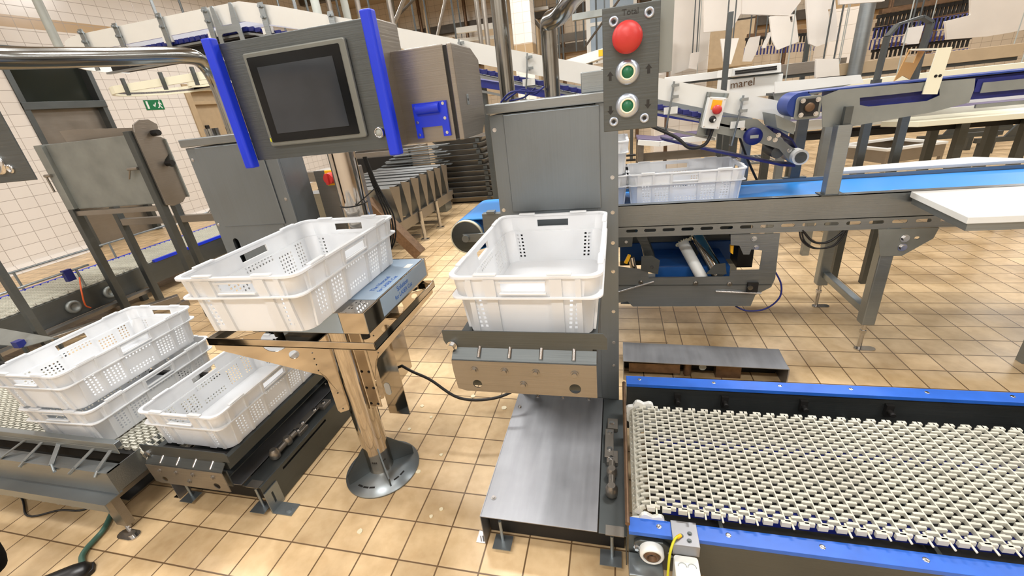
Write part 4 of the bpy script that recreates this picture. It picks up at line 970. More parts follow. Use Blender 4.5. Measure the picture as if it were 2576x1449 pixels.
for p in ((1897, 600), (1902, 622), (1750, 712), (1835, 714), (1575, 607), (1612, 710), (1640, 670)): bolts(b, [aY(*p, 2.303)], .009, .012)
b.build('bolt', M['chrome'], c)
p = aY(1885, 720, 2.303)
MB().box(p.x-.012, p.x+.04, 2.29, 2.304, p.z-.03, p.z+.025).build('clamp_block', M['black'], c); MB().cyl((p.x, 2.292, p.z), (p.x, 2.280, p.z), .013).build('clamp_knob', M['chrome'], c)
b = MB().box(.66, .74, 2.45, 2.60, .44, .56).cyl((.62, 2.5, .66), (.70, 2.5, .5), .02)
b.build('motor', M['black'], c)
MB().prism(U([(1838, 618), (1846, 618), (1844, 640), (1838, 636)], 2.34), 'y', 2.34, 2.36).prism(U([(1570, 662), (1580, 642), (1587, 644), (1578, 664)], 2.34), 'y', 2.34, 2.36).build('yellow_tag', M['yellow'], c)
MB().tube(smooth_path([aY(1948, 680, 2.32), aY(1965, 715, 2.30), aY(1960, 750, 2.29), aY(1925, 777, 2.29), aY(1880, 782, 2.30), aY(1850, 770, 2.33)]), .0045, 7).build('blue_cable', M['navy'], c)

# ------------------------------------------------------------------ white work surfaces
c = thing('white_table', 'white topped steel table at the right edge beside blue conveyor', 'table', (1.8, 2.1, 0))
A, B, C_, D_ = aZ(2318, 492, .87), aZ(2436, 548, .87), aZ(2800, 533, .87), aZ(2700, 479, .87)
P4 = [(A.x, 2.28), (B.x, B.y), (3.2, B.y+.02), (3.2, 2.28)]
MB().prism(P4[::-1], 'z', .846, .872).build('table_top', M['white'], c, .002)
MB().prism([(x+(.012 if i in (0, 1) else 0), y+(.012 if i in (1, 2) else 0)) for i, (x, y) in enumerate(P4)][::-1], 'z', .815, .845).build('steel_edge', M['steel'], c)
for x in (1.95, 3.1):
    for y in (2.0, 2.24): MB().box(x-.02, x+.02, y-.02, y+.02, 0, .815).build('leg', M['steel'], c)
c = thing('white_board', 'long white plastic board along far side of the blue belt', 'board', (1.7, 3.0, .83))
A, B = aZ(2115, 450, .868), aZ(2415, 409, .868)
MB().prism([(1.22, 2.872), (2.18, 2.872), (2.0, 3.05), (1.27, 2.97)], 'z', .845, .864).build('board', M['white'], c, .002)
MB().box(1.35, 1.39, 2.870, 2.95, .80, .845).box(1.85, 1.89, 2.870, 3.0, .80, .845).build('bracket', M['steel'], c)

# ------------------------------------------------------------------ inclined white sided conveyor
c = thing('inclined_conveyor', 'long white sided conveyor coming down from upper left to a blue belted nose', 'conveyor', (0, 3.3, 1.2))
IY0, IY1 = 2.62, 2.83
KI = IY0/3.1
def KS(L): return [(x*KI, CAMZ+(z-CAMZ)*KI) for x, z in L]
top = KS([(-4.10, 2.29), (-2.62, 2.29), (-2.30, 2.215), (-1.44, 1.97), (.30, 1.46), (1.0, 1.255)])
arc = [(top[0][0]-.80*math.sin(a), IY0+.80-.80*math.cos(a)) for a in [PI*.5*i/10 for i in range(11)]]
def band(mb, prof, z0, z1, y0, y1):
    n = len(prof); vs = []
    for x, z in prof: vs += [(x, y0, z+z0), (x, y1, z+z0), (x, y1, z+z1), (x, y0, z+z1)]
    return mb.add(vs, [(4*i+a, 4*i+b_, 4*i+4+b_, 4*i+4+a) for i in range(n-1) for a, b_ in ((0,1),(1,2),(2,3),(3,0))]+[(3,2,1,0), tuple(4*n-4+k for k in range(4))])
def arcband(mb, z0, z1, w):
    vs = []
    for i, (x, y) in enumerate(arc):
        a = PI*.5*i/10; nx, ny = math.sin(a), math.cos(a)
        vs += [(x, y, z0), (x+nx*w, y+ny*w, z0), (x+nx*w, y+ny*w, z1), (x, y, z1)]
    n = len(arc)
    return mb.add(vs, [(4*i+a, 4*i+4+a, 4*i+4+b_, 4*i+b_) for i in range(n-1) for a, b_ in ((0,1),(1,2),(2,3),(3,0))])
cap_l = (-4.10, 2.29)
b = MB(); band(b, top, -.105, 0, IY0, IY0+.012); arcband(b, top[0][1]-.14, top[0][1], .012)
b.build('near_side_plate', M['white'], c)
b = MB(); band(b, top, -.105, 0, IY1, IY1+.012); b.build('far_side_plate', M['white'], c)
b = MB(); band(b, top, -.155, -.133, IY0+.015, IY1-.01)
for i, (x0, z0) in enumerate(top[:-1]):      # belt ribs
    x1, z1 = top[i+1]; n = max(1, int((x1-x0)/.045))
    for k_ in range(n):
        xx = x0+(x1-x0)*(k_+.5)/n; zz = z0+(z1-z0)*(k_+.5)/n; b.box(xx-.016, xx+.016, IY0+.006, IY0+.02, zz-.153, zz-.130)
end = KS([(1.0, 1.255), (1.08, 1.20), (1.14, 1.105), (1.165, 1.075)])
band(b, end, -.153, -.140, IY0+.03, IY1-.03)
ret = KS([(.30, 1.10), (.62, 1.00), (1.05, .875), (1.13, .865)])
band(b, ret, -.012, 0, IY0+.05, IY1-.05)
b.build('blue_belt', M['navy'], c)
b = MB(); band(b, top[:5]+KS([(.80, 1.314)]), -.175, -.163, IY0, IY0+.03); band(b, top[:5]+KS([(.62, 1.366)]), -.255, -.243, IY0, IY0+.03); band(b, top, -.175, -.163, IY1-.02, IY1)
b.build('frame_rail', M['steel_h'], c)
b = MB(); band(b, top[:4], -.24, -.175, IY0+.05, IY1-.05); b.build('underside', M['dark'], c)
for px_, py_ in ((205, 75), (290, 60), (400, 35), (515, 20), (655, 8), (830, 30), (1155, 100), (1325, 135), (1512, 175), (1690, 205), (1862, 240)):
    p = aY(px_, py_, IY0)
    b = MB()
    if px_ < 1100: b.box(p.x-.006, p.x+.030, IY0-.022, IY0-.016, p.z-.25, p.z+.0)
    else: b.tube([(p.x+.008, IY0-.03, p.z), (p.x-.0, IY0-.03, p.z-.08), (p.x-.025, IY0-.03, p.z-.245), (p.x-.025, IY0+.01, p.z-.245)], .005, 6)
    for dz in (-.02, -.075): b.cyl((p.x+.008, IY0-.036, p.z+dz), (p.x+.008, IY0, p.z+dz), .009, n=10).box(p.x, p.x+.035, IY0-.03, IY0-.022, p.z+dz-.007, p.z+dz+.007)
    b.build('side_clamp', M['steel'], c); MB().box(p.x-.035, p.x+.035, IY0-.010, IY0+.005, p.z-.160, p.z-.125).build('white_spacer', M['white'], c)
p = aY(580, 60, IY0)
MB().plate([(p.x-.10, p.z-.16), (p.x+.10, p.z-.16), (p.x+.085, p.z+.0), (p.x+.075, p.z+.1), (p.x+.055, p.z+.1), (p.x+.035, p.z-.01), (p.x-.045, p.z-.01), (p.x-.065, p.z+.1), (p.x-.085, p.z+.1)], [rrect(p.x-.065, p.x+.06, p.z-.13, p.z-.05, .015)], 'y', IY0-.03, IY0-.024).build('peak_bracket', M['steel'], c)
# nose: side plates, end roller, motor cap
o = [(1785, 292), (1905, 300), (1985, 365), (2022, 392), (2012, 402), (1985, 405), (1960, 375), (1885, 352), (1800, 335), (1780, 318)]
for y in (IY0, IY1-.01): MB().plate(U(o, IY0)[::-1], [], 'y', y, y+.006).build('nose_plate', M['galv'], c)
e = aY(2006, 393, IY0)
MB().cyl((e.x, IY0-.045, e.z), (e.x, IY1+.02, e.z), .039, n=28).build('end_roller', M['white'], c); MB().cyl((e.x, IY0-.052, e.z), (e.x, IY0-.044, e.z), .028).build('roller_cap', M['steel_dark'], c)
e = aY(1945, 385, IY0+.15)
MB().cyl((e.x-.02, IY0+.02, e.z+.02), (e.x-.02, IY1-.02, e.z+.02), .030, n=18).build('drive_motor', M['steel_dark'], c)
e = aY(1892, 342, IY0)
MB().lathe([(.044, 0), (.044, .03), (.038, .038), (0, .038)], (e.x, IY0, e.z), '-y', 28).build('motor_cap', M['navy'], c); MB().box(e.x-.02, e.x+.02, IY0-.042, IY0-.04, e.z-.008, e.z+.008).build('cap_label', M['grey'], c)
bolts(MB(), [aY(*p, IY0) for p in ((1868, 322), (1935, 348), (1985, 378), (1958, 340), (1950, 352))], .008, .008).build('bolt', M['chrome'], c)
b = MB()
for x_, z_ in ((-3.1, 2.0), (-2.0, 1.85)): b.cyl((x_, IY1+.018, z_), (x_, IY1+.018, ZC), .010, n=8)
q_ = aY(1870, 420, 2.95); b.box(q_.x-.025, q_.x+.025, 2.93, 2.98, 0, 1.12)
b.build('support_leg', M['steel'], c)
MB().box(q_.x-.04, q_.x+.04, 2.91, 3.0, 0, .006).build('leg_foot', M['steel_dark'], c)
MB().tube(smooth_path([aY(1640, 318, 2.60), aY(1700, 345, 2.58), aY(1735, 372, 2.57), aY(1775, 362, 2.57), aY(1795, 318, 2.58)]), .009, 8).tube(smooth_path([aY(1855, 330, 2.88), aY(1880, 400, 2.88), aY(1905, 455, 2.88)]), .007, 6).build('grey_cable', M['black'], c)
# stop box on the conveyor side
e0, e1 = aY(1772, 250, 2.545), aY(1822, 320, 2.545)
c = thing('emergency_stop_box', 'small pale box with red mushroom stop button on the inclined conveyor', 'switch', ((e0.x+e1.x)/2, 2.545, e1.z))
ex, ez = aY(1797, 285, 2.545).x, aY(1797, 285, 2.545).z
bxM = Matrix.Translation((ex, 2.545, ez)) @ Matrix.Rotation(math.radians(10), 4, 'Y') @ Matrix.Scale(KI, 4)
MB(bxM).box(-.05, .05, .0, .07, -.09, .09).build('box_body', M['white'], c, .004)
MB(bxM).box(-.06, .06, .07, .08, -.14, .115).box(-.055, -.045, .0, .08, .09, .115).box(.045, .055, 0, .08, .09, .115).build('mount_plate', M['galv'], c)
MB(bxM).box(-.028, .028, -.003, 0, .02, .075).build('yellow_plate', M['yellow'], c)
MB(bxM).lathe([(.016, 0), (.027, .012), (.027, .024), (.015, .032), (0, .033)], (.006, -.003, .022), '-y').build('stop_button', M['red'], c)
MB(bxM).lathe([(.020, 0), (.020, .010), (.016, .016), (0, .016)], (-.002, -.001, -.034), '-y').build('selector_knob', M['black'], c)
MB(bxM).box(.002, .012, -.019, -.017, -.045, -.03).build('knob_mark', M['white'], c)
bolts(MB(bxM), [(x_, 0, z_) for x_ in (-.04, .04) for z_ in (-.08, .08)], .003, .002).build('box_screw', M['chrome'], c)
MB(bxM).cyl((0, .03, -.09), (0, .03, -.13), .014).build('cable_gland', M['black'], c)
# lower level curved conveyor seen from below
c = thing('curved_conveyor', 'curved white railed conveyor with violet underside below the high conveyor', 'conveyor', (-3.5, 3.4, 1.9))
zc_ = 1.99
def stad(x0, x1, yc, r, n=14): return [(x0+r*math.cos(PI/2+PI*i/n), yc+r*math.sin(PI/2+PI*i/n)) for i in range(n+1)]+[(x1, yc-r), (x1, yc+r)]
MB().plate(stad(-5.0, -3.0, 4.3, .42), [stad(-4.45, -3.0, 4.3, .10)], 'z', zc_-.03, zc_-.01).build('belt', M['purple'], c)
MB().plate(stad(-5.0, -3.0, 4.3, .45), [stad(-5.0, -3.05, 4.3, .42)], 'z', zc_-.05, zc_+.02).plate(stad(-4.45, -3.0, 4.3, .12), [stad(-4.45, -3.05, 4.3, .09)], 'z', zc_-.05, zc_+.02).build('side_rail', M['ivory'], c)
b = MB()
for x in (-4.9, -4.4, -4.0, -3.6, -3.2): b.box(x-.012, x+.012, 3.82, 3.85, zc_-.09, zc_+.07)
for x in (-4.8, -3.2): b.cyl((x, 4.76, zc_-.05), (x, 4.76, ZC), .012, n=8)
b.build('rail_bracket', M['steel_dark'], c)
MB().box(-3.3, -2.9, 4.25, 4.5, 1.70, 1.74).cyl((-3.1, 4.4, 1.74), (-3.1, 4.4, 1.97), .02, n=8).build('under_shelf', M['tan'], c)

# ------------------------------------------------------------------ tray rack and stacked trays at the back
c = thing('tray_rack', 'low steel rack holding a row of upright wedge trays', 'rack', (-2.6, 4.8, 0))
MB().box(-2.34, -2.28, 3.98, 5.75, .24, .36).box(-3.4, -3.34, 3.98, 5.75, .24, .36).box(-3.4, -2.28, 3.98, 4.04, .24, .30).box(-3.4, -2.28, 5.69, 5.75, .24, .30).build('rack_frame', M['steel_warm'], c, .004)
for x in (-2.26, -3.42):
    for y in (4.55, 5.05): MB().cyl((x, y, .02), (x, y, .36), .022, n=14).box(x-.05, x+.05, y-.03, y+.03, 0, .02).build('leg', M['chrome'], c)
MB().box(-3.38, -2.30, 4.5, 4.54, .05, .08).box(-3.38, -2.30, 5.1, 5.14, .05, .08).build('stretcher', M['steel_warm'], c)
t0 = None
for i in range(7):
    y = 4.10+.235*i
    if t0 is None:
        t0 = thing('wedge_tray', 'steel wedge tray', 'tray')
        MB().add([(0, -.095, .38), (0, .095, .38), (0, .0, 0), (-1.05, -.095, .38), (-1.05, .095, .38), (-1.05, 0, 0)], [(0,1,4,3),(1,2,5,4),(2,0,3,5)]).build('tray_body', M['steel_h'], t0)
        MB().prism([(-.10, .40), (.10, .36), (.02, .0), (-.02, .0)], 'x', 0, .006).build('end_plate', M['steel_warm'], t0)
        t0.location = (-2.27, y, .363); r = t0
    else: r = dup(t0, (-2.27, y, .363))
    r.rotation_euler = (RND.uniform(-.05, .05), 0, 0)
    r['label'] = ['nearest steel wedge tray on the rack, next to leaning bar', 'second steel wedge tray from the leaning bar on the rack', 'third steel wedge tray from the leaning bar on the rack', 'middle steel wedge tray of the seven on the rack', 'fifth steel wedge tray from the leaning bar on the rack', 'last but one steel wedge tray on the rack', 'farthest steel wedge tray on the rack'][i]
    r['group'] = 'wedge trays on the rack'
tag(MB().bar((-2.03, 3.9, .055), (-2.52, 3.92, .64), .12, .11).bar((-2.52, 3.92, .60), (-2.62, 3.92, 0), .05, .05).build('leaning_bar', M['brown'], None, .004), 'square steel bar leaning with its foot on the tiles before the tray rack', 'bar')
s0 = None
NAMES = ['bottom', 'second lowest', 'third lowest', 'fourth lowest', 'fifth lowest', 'sixth lowest', 'seventh lowest', 'fifth from top', 'fourth from top', 'third from top', 'second from top', 'topmost']
for i in range(12):
    if s0 is None:
        s0 = thing('stacked_tray', 'steel tray', 'tray')
        MB().add([(-.36, -.3, 0), (.36, -.3, 0), (.36, .3, 0), (-.36, .3, 0), (-.42, -.36, .075), (.42, -.36, .075), (.42, .36, .075), (-.42, .36, .075)], [(3,2,1,0),(0,1,5,4),(1,2,6,5),(2,3,7,6),(3,0,4,7),(4,5,6,7)]).build('tray_body', M['steel_warm'], s0)
        MB().plate(rect(-.43, .43, -.37, .37), [rect(-.40, .40, -.34, .34)], 'z', .075, .08).build('tray_rim', M['steel'], s0); r = s0
        MB().box(.30, .36, -.365, -.35, .01, .06).build('tray_grip', M['steel_dark'], s0)
    else: r = dup(s0, (0, 0, 0))
    r.location = (-2.27+(0 if i < 7 else -.08)+RND.uniform(-.02, .02), 6.72, .03+.0806*i); r.rotation_euler = (0, 0, RND.uniform(-.05, .05))
    r['label'] = '%s steel tray of the pile on the tiles behind the tray rack' % NAMES[i]; r['group'] = 'pile of steel trays'
s = tag(MB().box(-2.6, -1.95, 6.45, 7.0, 0, .03).build('tray_pallet', M['black']), 'low black base under the pile of steel trays', 'pallet')
c = thing('steel_bin', 'dull steel bin with dark opening behind the tray rack', 'bin', (-3.8, 6.6, 0))
MB().box(-4.3, -3.1, 6.3, 6.33, 0, .92).box(-4.3, -4.27, 6.3, 7.0, 0, .92).box(-3.13, -3.1, 6.3, 7.0, 0, .92).box(-4.3, -3.1, 6.97, 7.0, 0, .92).box(-4.3, -3.1, 6.3, 7.0, .1, .12).build('bin_body', M['steel_warm'], c, .005)
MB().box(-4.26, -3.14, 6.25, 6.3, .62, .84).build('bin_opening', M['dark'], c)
c = thing('slat_pile', 'heap of loose steel slats lying across the back of the tray rack', 'slats', (-2.9, 5.9, .7))
b = MB()
for i in range(9): b.bar((-3.5+.05*i, 5.95+.06*(i % 3), .70+.03*i), (-2.35-.06*(i % 4), 6.05+.05*(i % 2), .68+.035*i), .09, .012)
b.box(-3.3, -2.5, 5.9, 6.15, 0, .68)
b.build('slats', M['steel'], c)

# ------------------------------------------------------------------ columns, pipes, ceiling structure
def column(x0, x1, y0, y1, label, z0=0):
    o = MB().box(x0, x1, y0, y1, z0, ZC).build('tiled_column', M['coltile'], None, .01); tag(o, label, 'column'); struct(o); return o
p, q = aY(1653, 60, 6.0), aY(1790, 40, 6.0)
column(p.x, q.x, 6.0, 6.55, 'wide white tiled column right of the red button box')
p, q = aY(1290, 60, 8.0), aY(1333, 60, 8.0)
column(p.x-.02, q.x+.02, 8.0, 8.4, 'white tiled column behind the inclined conveyor between two posts')
p, q = aY(2085, 100, 6.5), aY(2176, 90, 6.5)
column(p.x, q.x, 6.5, 6.9, 'pale tiled hood hanging behind the tall round post at right', 1.32)
def pole(px0, py0, px1, py1, Y, r, mat, label, top=None, bot=None, name='vertical_pipe', cat='pipe', group=None):
    a, d = aY(px0, py0, Y), aY(px1, py1, Y)
    dv = (d-a).normalized()
    if top is not None and abs(dv.z) > .05: a = a + dv*((top-a.z)/dv.z)
    if bot is not None and abs(dv.z) > .05: d = d + dv*((bot-d.z)/dv.z)
    return tag(MB().cyl(a, d, r, n=12).build(name, M[mat]), label, cat, group)
def vpole(px, py, Y, r, mat, label, z0, z1, name='vertical_pipe', cat='pipe', group=None):
    a = aY(px, py, Y)
    return tag(MB().cyl((a.x, Y, z0), (a.x, Y, z1), r, n=14).build(name, M[mat]), label, cat, group)
vpole(2165, 105, 4.91, .057, 'steel', 'tall round steel post in front of the pale column at right', 0, ZC)
vpole(122, 62, 4.4, .045, 'grey', 'grey drop pipe at the upper left beside the high conveyor end', aY(160, 128, 4.4).z-.05, ZC)
HANG = 'thin drop rods hung from the ceiling'
for i, (x, y, Y) in enumerate([(830, 20, 6.5), (850, 20, 6.8), (903, 25, 6.2), (928, 15, 7.5), (985, 40, 6.4), (1205, 60, 7.2), (1222, 60, 7.0), (1140, 40, 8.5), (1075, 60, 9), (1040, 40, 8.2), (1330, 60, 9.5), (1345, 60, 10), (1405, 90, 9), (1415, 90, 9.6), (1450, 120, 9.2), (1468, 60, 10), (1500, 60, 9.0), (1285, 20, 10.5), (700, 10, 8), (740, 10, 7)]):
    r_ = .035 if i in (0, 2, 4, 5, 6) else .016
    vpole(x, y, Y, r_, 'steel_warm' if r_ > .02 else 'steel_dark', 'warm steel drop pipe hanging from the ceiling structure' if r_ > .02 else 'thin dark rod hanging from the ceiling', 1.9+.12*(i % 4), ZC, 'drop_pipe' if r_ > .02 else 'drop_rod', 'pipe', 'drop pipes above the inclined conveyor' if r_ > .02 else HANG)
vpole(868, 15, 5.6, .045, 'grey', 'thick pale grey drop pipe above the operator terminal', 2.45, ZC)
vpole(792, 5, 4.2, .04, 'grey', 'short grey drop pipe with junction box above the terminal screen', 2.35, ZC)
p = aY(792, 62, 4.2); c = thing('junction_box', 'small grey junction box hanging above the terminal screen', 'box', (p.x, 4.2, p.z))
MB().box(p.x-.06, p.x+.07, 4.15, 4.25, p.z-.09, p.z+.04).build('box_body', M['steel'], c, .005); MB().cyl((p.x, 4.2, p.z+.04), (p.x, 4.2, 2.36), .028, n=10).build('box_neck', M['brown'], c)
for x0, y0, x1, y1, Y, r, lb in ((1020, -10, 990, 65, 6.6, .03, 'steel strut leaning right above the printer box'), (1122, -8, 1100, 90, 7.5, .025, 'pale slim diagonal rod above the inclined conveyor'), (1040, 0, 985, 55, 7.6, .022, 'thin brown diagonal rod behind the leaning strut'), (1455, -10, 1415, 60, 8, .03, 'pale diagonal strut right of the bent support pipe'), (1535, 30, 1470, 120, 8.6, .018, 'slim dark diagonal rod left of the red button box'), (1335, 40, 1385, 100, 8.8, .03, 'dark sloping strut between column and bent pipe')):
    pole(x0, y0, x1, y1, Y, r, 'steel_warm' if 'pale' in lb or 'steel' in lb else 'beam', lb, ZC, name='diagonal_strut', cat='strut')
for i, (y, z, lb) in enumerate(((13.9, 3.55, 'dark steel beam along the far wall, upper of two'), (13.9, 2.62, 'dark steel beam along the far wall, lower of two'), (9.4, 4.3, 'deep ceiling beam crossing above the inclined conveyor'), (11.6, 4.34, 'farther ceiling beam before the back wall'))):
    tag(MB().box(XL+.02, XR-.02, y-.09, y+.09 if y < 13 else 13.99, z-.12, z+.1).build('ceiling_beam', M['beam'], None, .01), lb, 'beam')
for i, x in enumerate((-4.6, -2.4, -.3, 1.9, 4.3)):
    tag(MB().box(x-.03, x+.03, 7.0, 13.8, 4.42, 4.5).build('ceiling_rib', M['beam']), 'dark seam rib running back along the tan ceiling', 'rib', 'ceiling ribs')
for x0, y0, x1, y1, Y, hgt, mat, lb in ((1150, 78, 1265, 62, 9.6, .10, 'white', 'long pale cable tray at the back, upper one'), (1152, 102, 1265, 92, 9.9, .06, 'white', 'long pale cable tray at the back, lower one'), (1440, 45, 1530, 30, 7.9, .09, 'galv', 'grey steel rail above the bent support pipe'), (1395, 100, 1535, 78, 11, .16, 'beam', 'dark overhead track behind the red button box'), (1405, 128, 1535, 112, 10.3, .10, 'beam', 'lower dark overhead track behind the red button box'), (1340, 26, 1380, 20, 9.3, .05, 'steel_warm', 'short warm rail beside the tiled column')):
    a, d = aY(x0, y0, Y), aY(x1, y1, Y)
    c = thing('overhead_rail', lb, 'rail', tuple(a))
    MB().bar(a, d, .12, hgt, (0, 0, 1)).build('rail_bar', M[mat], c)
    b = MB()
    for k in (.1, .9):
        p = a.lerp(d, k); b.cyl((p.x, p.y, p.z), (p.x, p.y, ZC), .010, n=6)
    b.build('rail_hanger', M['steel_dark'], c)
a, d = aY(1490, 20, 9.5), aY(1512, 130, 9.5)
c = thing('strip_curtain_frame', 'white framed clear panel left of the red button box', 'panel', (a.x, 9.5, d.z))
MB().plate(rect(a.x-.12, a.x+.8, d.z-.2, a.z+.3), [rect(a.x-.04, a.x+.32, d.z+.5, a.z+.2), rect(a.x+.38, a.x+.74, d.z+.5, a.z+.2), rect(a.x-.04, a.x+.32, d.z-.12, d.z+.44), rect(a.x+.38, a.x+.74, d.z-.12, d.z+.44)], 'y', 9.48, 9.52).build('white_frame', M['white'], c)
MB().box(a.x-.1, a.x+.78, 9.495, 9.505, d.z-.18, a.z+.28).build('clear_panel', M['film'], c)
MB().box(a.x-.1, a.x-.04, 9.5, 9.56, 0, d.z-.2).box(a.x+.70, a.x+.76, 9.5, 9.56, 0, d.z-.2).build('frame_leg', M['steel_dark'], c)
# plain clutter of pipes along the back wall
for i in range(14):
    x = -6.5+1.05*i+RND.uniform(-.3, .3)
    tag(MB().cyl((x, 13.7, 0), (x, 13.7, ZC), .05, n=10).build('wall_pipe', M['brown' if i % 3 else 'grey']), 'brownish pipe standing against the back wall' if i % 3 else 'grey pipe standing against the back wall', 'pipe', 'brown wall pipes' if i % 3 else 'grey wall pipes')
for i, (x, z0, z1) in enumerate(((-5.2, 1.9, 3.2), (-2.8, 1.6, 3.3), (2.5, 1.6, 2.6))):
    tag(MB().box(x-.8, x+.8, 12.9, 13.5, z0, z1).box(x-.05, x+.05, 13.15, 13.25, z1, ZC).build('wall_cabinet', M['tan'], None, .02), ['tan duct box high at the back, above the terminal', 'tan duct box high at the back, above the printer', 'tan duct box high at the back, behind tiled column'][i], 'duct')

# ------------------------------------------------------------------ hanging white plastic sheets and overhead hook line
def sheet(pts, Y, label, slot_=None, th=.03):
    L = U(pts, Y)
    c = thing('hanging_sheet', label, 'plastic sheet', (sum(p[0] for p in L)/len(L), Y, max(p[1] for p in L)))
    H_ = [[(q := aY(*s_, Y)).x and (q.x, q.z) for s_ in slot_]] if slot_ else []
    MB().plate(L[::-1], H_, 'y', Y-th/2, Y+th/2).build('sheet', M['hang'], c, .006)
    top = max(p[1] for p in L); xs = sorted(p[0] for p in L)
    b = MB()
    for k in (.3, .7):
        x = xs[0]+(xs[-1]-xs[0])*k; b.cyl((x, Y, top-.05), (x, Y, ZC), .006, n=6)
    b.build('hanger_wire', M['steel_dark'], c); return c
sheet([(1655, -40), (1782, -60), (1790, 60), (1776, 148), (1735, 172), (1690, 188), (1654, 190)], 5.7, 'very large white sheet hanging in front of the wide tiled column')
sheet([(1770, -15), (1880, -40), (1865, 30), (1840, 75), (1770, 82)], 5.2, 'large pale sheet hanging beside the white tiled column')
sheet([(1868, -60), (2030, -60), (2012, 5), (1985, 40), (1865, 36)], 3.6, 'bluish white sheet hanging nearest, cut by the top edge')
sheet([(1935, 42), (2000, 36), (2008, 105), (1955, 126), (1942, 100)], 4.6, 'ivory sheet with a dark slot hanging below the bluish sheet', [(1985, 42), (1992, 41), (1993, 56), (1988, 57)])
sheet([(2025, -20), (2098, -20), (2106, 98), (2052, 118), (2034, 110)], 4.3, 'tall ivory sheet with grey slot left of the pale column', [(2081, 24), (2089, 23), (2090, 46), (2084, 47)])
sheet([(2108, -40), (2230, -40), (2222, 4), (2110, 12)], 3.9, 'wide white sheet hanging over the round post, cut by the top edge')
sheet([(1812, 98), (1858, 96), (1848, 130), (1838, 162), (1820, 158)], 5.0, 'small pale apron shaped sheet behind the vented machine')
sheet([(1885, 95), (1912, 90), (1905, 125), (1890, 155), (1868, 155), (1875, 120)], 5.3, 'pale stepped sheet hanging above the vented machine')
sheet([(1932, 82), (1942, 80), (1925, 121), (1916, 121)], 4.9, 'narrow pale strip hanging left of the ivory slotted sheet')
sheet([(1738, 134), (1760, 130), (1752, 175), (1732, 172)], 5.5, 'small pale rag hanging on the tiled column')
sheet([(2052, 148), (2108, 148), (2110, 190), (2050, 196)], 4.2, 'crumpled grey sheet hanging below the tall ivory sheet')
sheet([(2285, 70), (2322, 64), (2308, 110), (2285, 112), (2270, 108)], 4.4, 'small greenish pale sheet under the arched bracket')
sheet([(2440, -40), (2640, -70), (2640, 62), (2530, 84), (2480, 92), (2380, 100), (2376, 54), (2440, 38)], 5.6, 'broad white sheet hanging at the top right corner')
c = thing('hook_track', 'overhead hook conveyor track at the upper right', 'track', (4.5, 7.5, 3))
rows = [((2215, 30), (2440, -10), 7.2), ((2205, 62), (2440, 28), 7.6), ((2200, 118), (2440, 85), 8.0), ((1880, 90), (2060, 75), 9.0)]
b = MB()
for p, q, Y in rows:
    a, d = aY(*p, Y), aY(*q, Y); b.bar(a, d, .08, .05); 
    for k in (.1, .5, .9):
        e = a.lerp(d, k); b.cyl((e.x, e.y, e.z), (e.x, e.y, ZC-.004), .012, n=6)
b.build('track_bar', M['brown'], c)
h0 = None; n_ = 0
for p, q, Y in rows:
    for k in range(22):
        a = aY(p[0]+(q[0]-p[0])*k/21, p[1]+(q[1]-p[1])*k/21, Y)
        if h0 is None:
            h0 = thing('shackle_hook', 'dark hook hanging from the overhead track', 'hook', (0, 0, 0), 'hooks on the overhead track')
            MB().box(-.026, .026, -.02, .02, -.07, -.031).box(-.012, .012, -.012, .012, -.16, -.07).build('hook_trolley', M['dark'], h0)
            MB().tube([(-.022, 0, -.30), (-.022, 0, -.18), (.022, 0, -.18), (.022, 0, -.30)], .008, 6).build('hook_loop', M['navy'], h0)
            h0.location = tuple(a)
        else: dup(h0, tuple(a))
# row of white conveyor rails and the vented machine
for i, (x0, y0, x1, y1, Y, hz, mat, lb) in enumerate(((1960, 216, 2600, 160, 4.0, .045, 'ivory', 'long ivory guide rail crossing behind the deep blue belt'), (1672, 192, 1840, 178, 5.5, .07, 'white', 'white rail left of the vented machine'), (1950, 168, 2130, 140, 5.2, .10, 'steel_warm', 'warm grey conveyor side behind the crumpled sheet'), (2100, 160, 2576, 110, 5.0, .10, 'tan', 'tan conveyor trough side at the right'))):
    a, d = aY(x0, y0, Y), aY(x1, y1, Y); zz = (a.z+d.z)/2
    c = thing('conveyor_rail', lb, 'conveyor rail', (a.x, Y, 0))
    MB().box(a.x, d.x, Y-.02, Y+.02, zz-hz, zz).build('side_rail', M[mat], c, .003)
    MB().box(a.x, d.x, Y+.02, Y+.30, zz-hz*1.3, zz-hz*.9).build('conveyor_bed', M['steel_dark'], c)
    b = MB(); n = 2
    for k in range(n+1):
        x = a.x+.05+(d.x-a.x-.1)*k/n; b.cyl((x, Y+.03, zz-hz*.5), (x, Y+.03, ZC), .004, n=6)
    b.build('rail_hanger', M['grey'], c)
a, d = aY(1950, 225, 3.7), aY(2172, 192, 3.7)
c = thing('side_guard', 'white sloping guard panel behind the deep blue belt end', 'guard', (a.x, 3.7, 0))
MB().prism(U([(1950, 206), (2165, 188), (2173, 208), (1950, 235)], 3.7)[::-1], 'y', 3.7, 3.72).build('guard_panel', M['white'], c)
MB().prism(U([(1945, 232), (2140, 212), (2060, 235), (1950, 262)], 3.75)[::-1], 'y', 3.74, 3.76).build('lower_panel', M['galv'], c)
MB().box(a.x+.1, a.x+.15, 3.76, 3.81, 0, 1.25).box(d.x-.15, d.x-.1, 3.76, 3.81, 0, 1.3).build('guard_leg', M['steel'], c)
p0, p1, p2, p3 = aY(1843, 172, 4.3), aY(1966, 158, 4.3), aY(1966, 182, 4.3), aY(1840, 194, 4.3)
c = thing('grading_machine', 'cream machine with vent slots and printed maker name', 'machine', (p0.x, 4.3, 0))
MB().prism([(p3.x, p3.z), (p2.x, p2.z), (p1.x, p1.z), (p0.x, p0.z)], 'y', 4.3, 4.9).build('top_housing', M['white'], c, .006)
